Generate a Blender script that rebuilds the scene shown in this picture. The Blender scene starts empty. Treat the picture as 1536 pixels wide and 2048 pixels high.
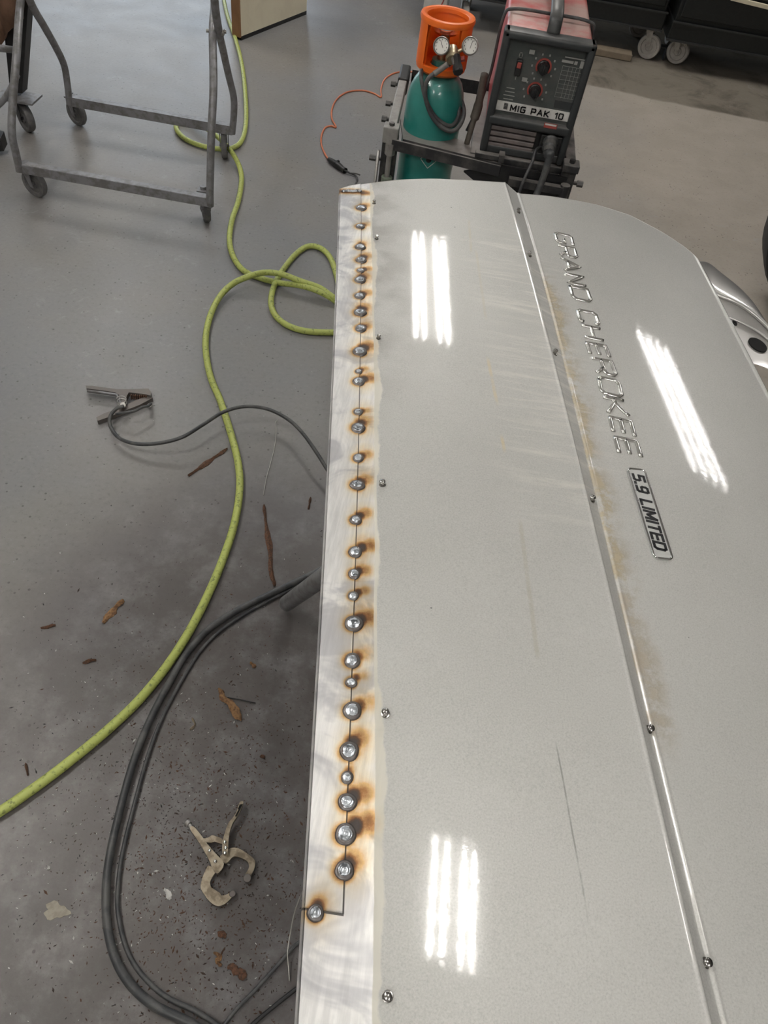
import bpy, bmesh, math, random
import numpy as np
from mathutils import Vector, Matrix
from mathutils.geometry import tessellate_polygon
random.seed(7)
SC = bpy.context.scene
COL = SC.collection

# ------------------------------------------------------------------ camera
CAM_H = 1.55
TH, PH, FPX = math.radians(50), math.radians(10), 1479.0
_f = Vector((0, math.cos(TH), -math.sin(TH)))
_r0 = Vector((1, 0, 0)); _u0 = Vector((0, math.sin(TH), math.cos(TH)))
_r = _r0 * math.cos(PH) + _u0 * math.sin(PH)
_u = _u0 * math.cos(PH) - _r0 * math.sin(PH)
cam = bpy.data.objects.new('camera', bpy.data.cameras.new('camera'))
COL.objects.link(cam)
cam.location = (0, 0, CAM_H)
cam.rotation_euler = Matrix((_r, _u, -_f)).transposed().to_euler()
cam.data.sensor_fit = 'VERTICAL'; cam.data.sensor_height = 24.0
cam.data.lens = FPX * 24.0 / 2048.0
cam.data.clip_start = 0.02
SC.camera = cam

# ------------------------------------------------------------------ world, exposure
w = bpy.data.worlds.new('world'); SC.world = w; w.use_nodes = True
w.node_tree.nodes['Background'].inputs[0].default_value = (0.75, 0.87, 1.0, 1)
w.node_tree.nodes['Background'].inputs[1].default_value = .3
SC.view_settings.view_transform = 'Standard'
try: SC.view_settings.look = 'None'
except Exception: pass
SC.view_settings.gamma = 1.0
SC.view_settings.use_curve_mapping = False
SC.view_settings.exposure = 1.36
TUBE_STRENGTH = 28.0
DAY_STRENGTH = 22.0
# daylight through the open bay door at the far left
al = bpy.data.lights.new('bay_daylight', 'AREA'); al.shape = 'RECTANGLE'; al.size = 3.4; al.size_y = 2.6
al.energy = DAY_STRENGTH; al.color = (0.78, 0.89, 1.0)
alo = bpy.data.objects.new('bay_daylight', al); COL.objects.link(alo)
alo.location = (-3.5, 9.05, 1.4); alo.rotation_euler = (math.radians(-90), 0, 0)

# ------------------------------------------------------------------ projection helpers (tracing onto real planes)
def ray(x, y): return _f + _r * ((x - 768) / FPX) - _u * ((y - 1024) / FPX)
def PZ(x, y, z=0.0):
    d = ray(x, y); s = (z - CAM_H) / d.z
    return Vector((0, 0, CAM_H)) + d * s
def PY(x, y, Y):
    d = ray(x, y); s = Y / d.y
    return Vector((0, 0, CAM_H)) + d * s
def PD(x, y, dep): return Vector((0, 0, CAM_H)) + ray(x, y) * dep

# ------------------------------------------------------------------ object helpers
ORG = {}
def thing(name, label, cat, loc=(0, 0, 0), group=None):
    o = bpy.data.objects.new(name, None); COL.objects.link(o)
    o.location = loc; o.empty_display_size = .05
    o['label'] = label; o['category'] = cat
    if group: o['group'] = group
    ORG[o.name] = Vector(loc)
    return o
def tag(o, label=None, cat=None, group=None, kind=None):
    if label: o['label'] = label
    if cat: o['category'] = cat
    if group: o['group'] = group
    if kind: o['kind'] = kind
    return o
def obj(name, bm, mats, parent=None, smooth=False, label=None, autos=None, recalc=True):
    if recalc: bmesh.ops.recalc_face_normals(bm, faces=bm.faces)
    me = bpy.data.meshes.new(name); 
    org = Vector((0, 0, 0))
    if parent is not None: org = ORG.get(parent.name, org)
    else:
        vs = [v.co for v in bm.verts]
        if vs:
            org = Vector((sum(v.x for v in vs) / len(vs), sum(v.y for v in vs) / len(vs), min(v.z for v in vs)))
    for v in bm.verts: v.co -= org
    if smooth:
        for f in bm.faces: f.smooth = True
        if autos:
            for e in bm.edges:
                if len(e.link_faces) == 2 and e.calc_face_angle(0) > math.radians(autos): e.smooth = False
    bm.to_mesh(me); bm.free()
    o = bpy.data.objects.new(name, me); COL.objects.link(o)
    for m in (mats if isinstance(mats, (list, tuple)) else [mats]): me.materials.append(m)
    if parent is not None:
        o.parent = parent; ORG[o.name] = org
    else:
        o.location = org; ORG[o.name] = org
    if label: o['label'] = label
    return o
def struct(name, bm, m, smooth=False):
    o = obj(name, bm, m, None, smooth); o['kind'] = 'structure'; return o
NB = bmesh.new

def frame(x=(1, 0, 0), y=(0, 1, 0), z=(0, 0, 1), o=(0, 0, 0)):
    m = Matrix.Identity(4)
    for i, a in enumerate((x, y, z)):
        for k in range(3): m[k][i] = a[k]
    for k in range(3): m[k][3] = o[k]
    return m
def box(bm, c, s, M=None, bev=0.0, mi=0, seg=2):
    r = bmesh.ops.create_cube(bm, size=1.0)
    vs = r['verts']
    for v in vs: v.co = Vector((v.co.x * s[0] + c[0], v.co.y * s[1] + c[1], v.co.z * s[2] + c[2]))
    fs = set(f for v in vs for f in v.link_faces)
    if bev > 0:
        es = list(set(e for v in vs for e in v.link_edges))
        rr = bmesh.ops.bevel(bm, geom=es, offset=bev, segments=seg, affect='EDGES', profile=.5)
        vs = list(set(v for f in rr['faces'] for v in f.verts) | set(v for v in vs if v.is_valid))
        fs = set(f for v in vs for f in v.link_faces)
    for f in fs: f.material_index = mi
    if M is not None:
        for v in set(v for f in fs for v in f.verts): v.co = M @ v.co
def bar(bm, a, b, w, h, up=(0, 0, 1), bev=0.0, mi=0):
    """rectangular bar from a to b, width w sideways, height h along up"""
    a, b = Vector(a), Vector(b); d = (b - a); L = d.length; d.normalize()
    up = Vector(up)
    s = d.cross(up)
    if s.length < 1e-5: s = d.cross(Vector((0, 1, 0)))
    s.normalize(); u = s.cross(d)
    box(bm, (0, 0, 0), (w, L, h), frame(s, d, u, (a + b) / 2), bev, mi)
def smoothpath(pts, n=8):
    pts = [Vector(p) for p in pts]; out = []
    P = [pts[0] * 2 - pts[1]] + pts + [pts[-1] * 2 - pts[-2]]
    for i in range(1, len(P) - 2):
        p0, p1, p2, p3 = P[i - 1], P[i], P[i + 1], P[i + 2]
        for k in range(n):
            t = k / n
            out.append(.5 * ((2 * p1) + (p2 - p0) * t + (2 * p0 - 5 * p1 + 4 * p2 - p3) * t * t + (3 * p1 - p0 - 3 * p2 + p3) * t ** 3))
    out.append(P[-2]); return out
def tube(bm, pts, r, seg=10, mi=0, flat=1.0, closed=False, up=None):
    pts = [Vector(p) for p in pts]; n = len(pts)
    rr = r if isinstance(r, (list, tuple)) else [r] * n
    T = []
    for i in range(n):
        if closed: t = pts[(i + 1) % n] - pts[i - 1]
        else: t = pts[min(i + 1, n - 1)] - pts[max(i - 1, 0)]
        if t.length < 1e-9: t = Vector((0, 0, 1))
        T.append(t.normalized())
    ref = Vector(up) if up is not None else (Vector((0, 0, 1)) if abs(T[0].z) < .9 else Vector((1, 0, 0)))
    nrm = (ref - T[0] * ref.dot(T[0])).normalized()
    rings = []
    for i in range(n):
        if up is not None:
            q = ref - T[i] * ref.dot(T[i])
        else:
            q = nrm - T[i] * nrm.dot(T[i])
        if q.length > 1e-6: nrm = q.normalized()
        b = T[i].cross(nrm)
        rings.append([bm.verts.new(pts[i] + b * (math.cos(2 * math.pi * k / seg) * rr[i]) + nrm * (math.sin(2 * math.pi * k / seg) * rr[i] * flat)) for k in range(seg)])
    m = n if closed else n - 1
    for i in range(m):
        A, B = rings[i], rings[(i + 1) % n]
        for k in range(seg):
            f = bm.faces.new((A[k], A[(k + 1) % seg], B[(k + 1) % seg], B[k])); f.material_index = mi
    if not closed:
        bm.faces.new(rings[0][::-1]).material_index = mi; bm.faces.new(rings[-1]).material_index = mi
def lathe(bm, prof, M=None, seg=32, mi=0, a0=0.0, a1=2 * math.pi):
    """prof = [(r, z)...]; spun about local Z"""
    full = abs(a1 - a0 - 2 * math.pi) < 1e-6
    cols = seg if full else seg + 1
    R = []
    for (r, z) in prof:
        if r < 1e-7: 
            v = bm.verts.new((0, 0, z)); R.append([v] * cols)
        else:
            R.append([bm.verts.new((r * math.cos(a0 + (a1 - a0) * k / seg), r * math.sin(a0 + (a1 - a0) * k / seg), z)) for k in range(cols)])
    for i in range(len(R) - 1):
        for k in range(seg):
            k2 = (k + 1) % cols
            vs = []
            for v in (R[i][k], R[i][k2], R[i + 1][k2], R[i + 1][k]):
                if v not in vs: vs.append(v)
            if len(vs) > 2:
                try: bm.faces.new(vs).material_index = mi
                except ValueError: pass
    if M is not None:
        for v in set(v for ring in R for v in ring): v.co = M @ v.co
def axisM(o, z, x=None):
    z = Vector(z).normalized()
    x = Vector(x) if x is not None else (Vector((1, 0, 0)) if abs(z.x) < .9 else Vector((0, 1, 0)))
    x = (x - z * x.dot(z)).normalized(); y = z.cross(x)
    return frame(x, y, z, o)
def cyl(bm, a, b, r, seg=16, mi=0, bev=0.0):
    a, b = Vector(a), Vector(b); L = (b - a).length
    if bev: pr = [(0, 0), (r - bev, 0), (r, bev), (r, L - bev), (r - bev, L), (0, L)]
    else: pr = [(0, 0), (r, 0), (r, L), (0, L)]
    lathe(bm, pr, axisM(a, b - a), seg, mi)
def prism(bm, poly, d, mi=0, jit=0.0):
    """closed outline (3D points) extruded by vector d (handles concave outlines)"""
    poly = [Vector(p) for p in poly]; d = Vector(d)
    tri = tessellate_polygon([poly])
    A = [bm.verts.new(p) for p in poly]
    B = [bm.verts.new(p + d + (Vector((0, 0, random.uniform(-jit, jit))) if jit else Vector((0, 0, 0)))) for p in poly]
    for t in tri:
        try:
            bm.faces.new([A[i] for i in t]).material_index = mi; bm.faces.new([B[i] for i in t][::-1]).material_index = mi
        except ValueError: pass
    n = len(poly)
    for i in range(n):
        j = (i + 1) % n
        bm.faces.new((A[i], A[j], B[j], B[i])).material_index = mi

# ------------------------------------------------------------------ materials
def newmat(name):
    m = bpy.data.materials.new(name); m.use_nodes = True
    nt = m.node_tree; b = nt.nodes['Principled BSDF']
    return m, nt, b
def node(nt, typ, **kw):
    n = nt.nodes.new(typ)
    for k, v in kw.items(): setattr(n, k, v)
    return n
def noise(nt, scale, detail=4, rough=.55, vec=None, dist=0.0):
    n = node(nt, 'ShaderNodeTexNoise'); n.inputs['Scale'].default_value = scale; n.inputs['Detail'].default_value = detail
    n.inputs['Roughness'].default_value = rough; n.inputs['Distortion'].default_value = dist
    if vec is not None: nt.links.new(vec, n.inputs['Vector'])
    return n.outputs['Fac']
def objco(nt, scale=(1, 1, 1), rot=(0, 0, 0)):
    tc = node(nt, 'ShaderNodeTexCoord'); mp = node(nt, 'ShaderNodeMapping')
    nt.links.new(tc.outputs['Object'], mp.inputs['Vector']); mp.inputs['Scale'].default_value = scale; mp.inputs['Rotation'].default_value = rot
    return mp.outputs['Vector']
def setin(nt, sock, v):
    if isinstance(v, bpy.types.NodeSocket): nt.links.new(v, sock)
    elif hasattr(sock.default_value, '__len__') and not isinstance(v, (int, float)):
        v = tuple(v); sock.default_value = v if len(v) == len(sock.default_value) else v + (1.0,)
    else: sock.default_value = v
def mth(nt, op, a, b=None, c=None, clamp=False):
    n = node(nt, 'ShaderNodeMath', operation=op); n.use_clamp = clamp
    for i, v in enumerate((a, b, c)):
        if v is not None: setin(nt, n.inputs[i], v)
    return n.outputs[0]
def ramp(nt, fac, a, b, smooth=True):
    n = node(nt, 'ShaderNodeMapRange'); n.interpolation_type = 'SMOOTHSTEP' if smooth else 'LINEAR'
    setin(nt, n.inputs['Value'], fac); n.inputs['From Min'].default_value = a; n.inputs['From Max'].default_value = b
    return n.outputs['Result']
def mix(nt, fac, a, b):
    n = node(nt, 'ShaderNodeMix', data_type='RGBA'); 
    setin(nt, n.inputs[0], fac); setin(nt, n.inputs[6], a); setin(nt, n.inputs[7], b)
    return n.outputs[2]
def bump(nt, h, strength, dist=.001):
    n = node(nt, 'ShaderNodeBump'); n.inputs['Strength'].default_value = strength; n.inputs['Distance'].default_value = dist
    setin(nt, n.inputs['Height'], h); return n.outputs['Normal']
def mat(name, c, rough=.5, metal=0.0, c2=None, scale=30, amt=.5, bmp=0.0, coat=0.0, lo=.4, hi=.65, dust=None, emit=None):
    m, nt, b = newmat(name)
    co = objco(nt)
    nf = noise(nt, scale, 5, .6, co)
    col = mix(nt, mth(nt, 'MULTIPLY', ramp(nt, nf, lo, hi), amt), c, c2 if c2 else tuple(x * .7 for x in c))
    if dust:
        g = node(nt, 'ShaderNodeNewGeometry'); sp = node(nt, 'ShaderNodeSeparateXYZ'); nt.links.new(g.outputs['True Normal'], sp.inputs[0])
        up = mth(nt, 'MULTIPLY', ramp(nt, sp.outputs['Z'], .2, .95), ramp(nt, noise(nt, 9, 5, .6, co), .25, .6))
        col = mix(nt, mth(nt, 'MULTIPLY', up, dust[1]), col, dust[0])
    nt.links.new(col, b.inputs['Base Color'])
    b.inputs['Metallic'].default_value = metal
    rn = mth(nt, 'ADD', rough - .06, mth(nt, 'MULTIPLY', nf, .12)); nt.links.new(rn, b.inputs['Roughness'])
    b.inputs['Coat Weight'].default_value = coat; b.inputs['Coat Roughness'].default_value = .05
    if bmp: nt.links.new(bump(nt, noise(nt, scale * 6, 4, .6, co), bmp, .002), b.inputs['Normal'])
    if emit:
        b.inputs['Emission Color'].default_value = emit[0] + (1,); b.inputs['Emission Strength'].default_value = emit[1]
    return m

M_hose = mat('hose_rubber_lime', (.44, .50, .13), .45, c2=(.14, .17, .05), scale=110, amt=.85, lo=.52, hi=.7, bmp=.1)
M_cable = mat('dark_cable_rubber', (.045, .047, .05), .45, c2=(.11, .11, .105), scale=25, amt=.8, bmp=.08)
M_cord = mat('orange_cord', (.62, .19, .09), .5, c2=(.4, .16, .1))
M_black = mat('black_plastic', (.010, .010, .011), .42, c2=(.03, .03, .029), scale=18, amt=.7)
M_frame = mat('black_painted_steel', (.022, .022, .024), .42, c2=(.09, .085, .078), scale=22, amt=.7, dust=((.30, .28, .26), .85))
M_stand = mat('grey_painted_tube', (.25, .25, .26), .42, metal=.2, c2=(.13, .12, .11), scale=35, amt=.7)
M_wheel = mat('caster_rubber', (.10, .10, .10), .6, c2=(.2, .19, .18), scale=40)
M_zinc = mat('zinc_steel', (.42, .41, .39), .38, metal=.7, c2=(.25, .22, .19), scale=50)
M_teal = mat('teal_enamel', (.018, .20, .175), .3, c2=(.05, .30, .26), scale=8, amt=.5, coat=.4, dust=((.20, .36, .33), .3))
M_orange = mat('orange_plastic', (.95, .185, .02), .4, c2=(.8, .14, .02), scale=12)
M_brass = mat('dull_brass', (.45, .38, .25), .35, metal=.8, c2=(.3, .25, .18), scale=60)
M_chrome = mat('chrome', (.75, .75, .74), .12, metal=1.0, c2=(.6, .6, .6), scale=10)
M_dial = mat('gauge_dial', (.72, .71, .66), .4, c2=(.62, .6, .55))
M_red = mat('red_painted_case', (.56, .045, .045), .38, c2=(.36, .05, .05), scale=10, amt=.6, dust=((.50, .41, .36), .85))
M_bezel = mat('bezel_plastic', (.035, .039, .041), .42, c2=(.06, .06, .058), scale=14, amt=.6, dust=((.2, .19, .18), .5))
M_panel = mat('control_panel_grey', (.065, .075, .072), .38, c2=(.10, .10, .095), scale=30, amt=.6)
M_white = mat('white_label', (.66, .65, .62), .45, c2=(.5, .48, .45), scale=60)
M_print = mat('black_print', (.012, .012, .014), .4)
M_lightprint = mat('pale_print', (.33, .33, .31), .5)
M_redp = mat('red_print', (.36, .07, .055), .5)
M_vent = mat('vent_slats', (.20, .17, .16), .5, c2=(.1, .09, .09), scale=30)
M_greysteel = mat('grey_dusty_steel', (.32, .31, .29), .5, metal=.2, c2=(.2, .19, .18), scale=35)
M_cream = mat('cream_laminate', (.72, .66, .50), .45, c2=(.6, .53, .4), scale=12, amt=.4)
M_wood = mat('brown_wood_edge', (.30, .16, .07), .5, c2=(.2, .10, .045), scale=18)
M_plank = mat('bare_wood', (.26, .21, .15), .65, c2=(.18, .14, .1), scale=18)
M_leather = mat('brown_hide', (.16, .085, .05), .8, c2=(.08, .045, .03), scale=16, bmp=.4)
M_whitep = mat('white_paint', (.66, .65, .62), .5, c2=(.5, .49, .46), scale=12, amt=.5)
M_tire = mat('tyre_rubber', (.016, .016, .017), .65, c2=(.035, .034, .033), scale=30)
M_rust = mat('rust_flake', (.155, .075, .042), .85, c2=(.07, .042, .03), scale=180, amt=.9, bmp=.6)
M_rust2 = mat('ochre_rust_flake', (.30, .17, .075), .85, c2=(.12, .06, .035), scale=150, amt=.9, bmp=.6)
M_nickel = mat('worn_nickel_plate', (.40, .345, .26), .33, metal=.9, c2=(.13, .10, .07), scale=55, amt=.7, bmp=.1)
M_clampsteel = mat('dark_clamp_steel', (.17, .155, .145), .5, metal=.5, c2=(.2, .17, .15), scale=60)
M_wire = mat('wire', (.55, .54, .5), .35, metal=.6)
M_putty = mat('dried_putty', (.34, .31, .25), .75, c2=(.2, .18, .15), scale=90)
M_hole = mat('dark_void', (.004, .004, .004), .9)
M_glass, _nt, _b = newmat('gauge_glass'); _b.inputs['Transmission Weight'].default_value = 1.0; _b.inputs['Roughness'].default_value = .03; _b.inputs['IOR'].default_value = 1.3

# floor: worn grey paint on concrete, dusty beige towards the right, raw slab past the joint
def floor_material():
    m, nt, b = newmat('painted_concrete_floor')
    tc = node(nt, 'ShaderNodeTexCoord').outputs['Object']
    sp = node(nt, 'ShaderNodeSeparateXYZ'); nt.links.new(tc, sp.inputs[0])
    X, Y = sp.outputs['X'], sp.outputs['Y']
    big = noise(nt, .9, 5, .6, tc); mid = noise(nt, 6, 6, .65, tc); fine = noise(nt, 140, 3, .7, tc)
    col = mix(nt, ramp(nt, big, .35, .65), (.215, .217, .226), (.240, .226, .21))
    col = mix(nt, mth(nt, 'MULTIPLY', ramp(nt, mid, .42, .7), .4), col, (.225, .22, .21))
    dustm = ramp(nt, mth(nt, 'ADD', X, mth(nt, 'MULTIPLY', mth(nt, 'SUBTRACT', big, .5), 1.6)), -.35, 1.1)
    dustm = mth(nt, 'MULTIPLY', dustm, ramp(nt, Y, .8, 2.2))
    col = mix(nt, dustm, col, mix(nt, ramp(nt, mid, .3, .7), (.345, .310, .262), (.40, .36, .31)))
    mot = noise(nt, 75, 4, .7, tc)
    col = mix(nt, mth(nt, 'MULTIPLY', ramp(nt, mot, .5, .75), .35), col, (.30, .295, .285))
    col = mix(nt, mth(nt, 'MULTIPLY', ramp(nt, mot, .47, .25), .35), col, (.085, .08, .078))
    scr = noise(nt, 5, 5, .7, objco(nt, (1, 14, 1), (0, 0, .9)), .4)
    col = mix(nt, mth(nt, 'MULTIPLY', ramp(nt, scr, .62, .74), .22), col, (.34, .34, .34))
    # slab joint far right: raw darker concrete with stains beyond it
    jl = mth(nt, 'ADD', mth(nt, 'ADD', Y, mth(nt, 'MULTIPLY', X, .085)), mth(nt, 'MULTIPLY', mth(nt, 'SUBTRACT', noise(nt, 2.2, 4, .6, tc), .5), .12))
    far = mth(nt, 'MULTIPLY', ramp(nt, jl, JOINT - .015, JOINT + .015), ramp(nt, X, .1, .4))
    st = ramp(nt, noise(nt, 3.2, 7, .7, tc, .6), .45, .7)
    raw = mix(nt, st, (.215, .19, .155), (.10, .085, .066))
    col = mix(nt, far, col, raw)
    # pale scuffs and specks
    sc = ramp(nt, noise(nt, 14, 8, .75, tc, 1.2), .55, .70)
    sc = mth(nt, 'MULTIPLY', sc, ramp(nt, noise(nt, 1.3, 3, .5, tc), .42, .62))
    col = mix(nt, mth(nt, 'MULTIPLY', sc, .55), col, (.36, .36, .36))
    vo = node(nt, 'ShaderNodeTexVoronoi'); vo.inputs['Scale'].default_value = 46; nt.links.new(tc, vo.inputs['Vector'])
    spk = mth(nt, 'MULTIPLY', mth(nt, 'LESS_THAN', vo.outputs['Distance'], .085), mth(nt, 'GREATER_THAN', noise(nt, 11, 3, .6, tc), .58))
    col = mix(nt, mth(nt, 'MULTIPLY', spk, .4), col, (.48, .48, .47))
    vo2 = node(nt, 'ShaderNodeTexVoronoi'); vo2.inputs['Scale'].default_value = 38; nt.links.new(objco(nt, (1, 1, 1), (0, 0, .7)), vo2.inputs['Vector'])
    spd = mth(nt, 'MULTIPLY', mth(nt, 'LESS_THAN', vo2.outputs['Distance'], .12), mth(nt, 'GREATER_THAN', noise(nt, 7, 3, .6, tc), .5))
    col = mix(nt, mth(nt, 'MULTIPLY', spd, .55), col, (.035, .03, .028))
    # brown rust dust, with shade beside the door painted into the same colour
    d = mth(nt, 'ADD', mth(nt, 'POWER', mth(nt, 'SUBTRACT', X, -.22), 2.0), mth(nt, 'MULTIPLY', mth(nt, 'POWER', mth(nt, 'SUBTRACT', Y, .55), 2.0), .5))
    dust_shade = mth(nt, 'MULTIPLY', ramp(nt, d, .62, .02), ramp(nt, noise(nt, 9, 6, .7, tc), .12, .6))
    col = mix(nt, mth(nt, 'MULTIPLY', dust_shade, .86), col, (.062, .051, .046))
    nt.links.new(col, b.inputs['Base Color'])
    rr = mth(nt, 'ADD', .27, mth(nt, 'MULTIPLY', mid, .25)); rr = mth(nt, 'ADD', rr, mth(nt, 'MULTIPLY', dustm, .2))
    nt.links.new(rr, b.inputs['Roughness'])
    nt.links.new(bump(nt, mth(nt, 'ADD', mth(nt, 'MULTIPLY', fine, .3), mid), .25, .003), b.inputs['Normal'])
    return m
_ja, _jb = PZ(1180, 170), PZ(1536, 245)
JOINT = .5 * ((_ja.y + _ja.x * .085) + (_jb.y + _jb.x * .085))
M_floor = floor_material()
M_ceil = mat('ceiling_white', (.62, .60, .56), .8, c2=(.52, .5, .46), scale=3)
M_wall = mat('wall_paint', (.50, .48, .44), .7, c2=(.42, .40, .37), scale=3)
M_darkwall = mat('wall_dark', (.10, .10, .10), .7)
M_tube, _nt, _b = newmat('fluorescent_tube'); _b.inputs['Emission Color'].default_value = (1, .965, .925, 1); _b.inputs['Emission Strength'].default_value = TUBE_STRENGTH

# ================================================================== STRUCTURE
RX0, RX1, RY0, RY1, RZ = -5.5, 6.5, -4.0, 9.0, 3.6
bm = NB(); box(bm, ((RX0 + RX1) / 2, (RY0 + RY1) / 2, -.05), (RX1 - RX0 + 2, RY1 - RY0 + .4, .1))
for v in bm.verts: pass
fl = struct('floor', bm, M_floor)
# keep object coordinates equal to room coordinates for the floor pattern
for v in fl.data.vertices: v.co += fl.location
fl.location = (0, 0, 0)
bm = NB(); box(bm, ((RX0 + RX1) / 2, (RY0 + RY1) / 2, RZ + .05), (RX1 - RX0 + .4, RY1 - RY0 + .4, .1)); struct('ceiling', bm, M_ceil)
bm = NB()   # back wall with the open bay (x -5.2..-1.8, 2.7 high)
box(bm, ((RX0 - .2 - 5.2) / 2, RY1 + .1, RZ / 2), (-5.2 - RX0 + .2, .2, RZ)); box(bm, ((-1.8 + RX1 + .2) / 2, RY1 + .1, RZ / 2), (RX1 + .2 + 1.8, .2, RZ))
box(bm, (-3.5, RY1 + .1, (2.7 + RZ) / 2), (3.4, .2, RZ - 2.7)); struct('wall_back', bm, M_darkwall)
bm = NB(); box(bm, ((RX0 + RX1) / 2, RY0 - .1, RZ / 2), (RX1 - RX0 + .4, .2, RZ)); struct('wall_front', bm, M_wall)
bm = NB(); box(bm, (RX1 + .1, (RY0 + RY1) / 2, RZ / 2), (.2, RY1 - RY0, RZ)); struct('wall_right', bm, M_darkwall)
bm = NB(); box(bm, (RX0 - .1, (RY0 + RY1) / 2, RZ / 2), (.2, RY1 - RY0, RZ)); struct('wall_left', bm, M_wall)

# ================================================================== THE CAR DOOR
CRE = None
def Gl(y): return .296 - .139 * y
def sst(t): t = max(0., min(1., t)); return t * t * (3 - 2 * t)
def Zs(x, y):
    q = x - Gl(y)
    z = .95 - (y - .6) ** 2 / 60.0
    z -= max(0, -(q + .13)) ** 2 / 3.0
    if CRE:
        g1, g2 = float(CRE[0](y)), float(CRE[1](y)); a, b = x - g1, x - g2
        z -= .0016 * sst(a / .0025) + .0065 * max(0., min(1., (a - .0025) / max(.004, g2 - g1 - .0025))) - .0012 * sst(b / .0022)
        z += .0005 * math.exp(-((a + .0012) / .0012) ** 2) + .0004 * math.exp(-((b - .0030) / .0012) ** 2)
    if q > .02: z -= .03 * (q - .02) + min(q - .02, .5) ** 2 / 4.0
    return z
def SF(px, py, dz=0.0):
    z = .95
    for _ in range(25):
        p = PZ(px, py, z); z = Zs(p.x, p.y)
    p = PZ(px, py, z); return Vector((p.x, p.y, z + dz))
def fit(pts, deg):
    q = [SF(*p) for p in pts]; return np.poly1d(np.polyfit([v.y for v in q], [v.x for v in q], deg))
CL = fit([(681, 376), (676, 500), (672, 640), (664, 820), (655, 1000), (646, 1160), (637, 1320), (628, 1500), (620, 1650), (607, 1850), (595, 2048)], 3)
CS = fit([(722, 384), (721, 520), (720, 626), (718, 764), (716, 857), (714, 971), (710, 1105), (707, 1248), (704, 1400), (697, 1540), (691, 1680), (684, 1800), (675, 2000)], 2)
CE = fit([(742, 370), (746, 520), (750, 700), (751, 860), (752, 1000), (756, 1150), (758, 1300), (757, 1500), (756, 1700), (753, 1850), (749, 2048)], 2)
CG1 = fit([(1012, 367), (1055, 530), (1117, 740), (1165, 960), (1220, 1190), (1285, 1470), (1375, 1835), (1422, 2048)], 3)
CG2 = fit([(1040, 388), (1084, 540), (1140, 740), (1190, 960), (1240, 1180), (1305, 1430), (1400, 1835), (1455, 2048)], 3)
CRE = (CG1, CG2)
CR = fit([(1395, 515), (1445, 610), (1490, 695), (1536, 785)], 1)
_c0 = CR(.82); CRs = CR.deriv()(.82)
def CRf(y): return CR(y) if y > .82 else _c0 + (y - .82) * (-.10)
CUR = [CL, CS, CE, CG1, CG2, CRf]; PK = [0, .5, 1, 2, 3, 4]
def Xp(p, y):
    for i in range(5):
        if p <= PK[i + 1] + 1e-9:
            t = (p - PK[i]) / (PK[i + 1] - PK[i]); return float(CUR[i](y)) * (1 - t) + float(CUR[i + 1](y)) * t
def invp(x, y):
    c = [float(f(y)) for f in CUR]
    for i in range(5):
        if x <= c[i + 1] or i == 4: return PK[i] + (x - c[i]) / (c[i + 1] - c[i]) * (PK[i + 1] - PK[i])
far = [SF(*p) for p in [(681, 378), (700, 372), (745, 365), (800, 359), (870, 357), (940, 360), (1000, 364), (1012, 366), (1040, 387), (1100, 392), (1190, 408), (1260, 430), (1330, 467), (1375, 497), (1395, 517)]]
fx = [v.x for v in far]; fy = [v.y for v in far]
YN = -.10
def yend(p):
    y = 1.1
    for _ in range(40): y = .5 * y + .5 * float(np.interp(Xp(p, y), fx, fy))
    return y

WELDS = [(722, 417, 10), (720, 454, 9), (720, 495, 10), (722, 521, 11), (721, 542, 8), (720, 561, 11), (719, 593, 10), (720, 626, 13), (721, 658, 11), (719, 704, 14), (717, 744, 7), (717, 764, 12), (716, 825, 9), (716, 857, 14), (716, 917, 11), (714, 971, 14), (711, 1041, 12), (710, 1105, 13), (708, 1149, 12), (706, 1193, 10), (707, 1248, 17), (704, 1322, 16), (702, 1366, 11), (704, 1422, 17), (698, 1503, 18), (694, 1556, 12), (694, 1605, 18), (690, 1669, 20), (688, 1741, 20), (631, 1826, 16)]
WPOS = []
for (x, y, r) in WELDS:
    c = SF(x, y); e = SF(x + r, y); WPOS.append((c, (e - c).length))
T_END = SF(683, 1827).y      # where the new strip stops
rr_ = random.Random(3)
PL = [(Vector((rr_.uniform(.1, .9), rr_.uniform(.6, 1.1), 0)), rr_.uniform(.7, 1.25)) for _ in WPOS]
TOPW = [SF(690, 384), SF(705, 384), SF(722, 385)]
def heat(x, y):
    h = 0
    for (c, r), (pv, k) in zip(WPOS, PL):
        dy = y - c.y
        if abs(dy) > .07: continue
        dx = x - c.x; d1 = dx * dx + dy * dy
        ex, ey = dx - pv.x * r * 1.0, dy - pv.y * r * 1.1
        d2 = ex * ex + ey * ey
        fx_, fy_ = dx - pv.x * r * 2.4, dy - pv.y * r * 1.7
        h = max(h, 1.0 * math.exp(-d1 / (1.12 * r) ** 2), 1.0 * k * math.exp(-d2 / (.95 * r) ** 2), .42 * k * math.exp(-(fx_ * fx_ + fy_ * fy_) / (1.5 * r) ** 2), .24 * k * math.exp(-((dx - .8 * r) ** 2 + (dy - r) ** 2 * .4) / (2.0 * r) ** 2))
    for c in TOPW:
        h = max(h, .75 * math.exp(-((x - c.x) ** 2 / .0003 + (y - c.y) ** 2 / .00007)))
    return h

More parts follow.
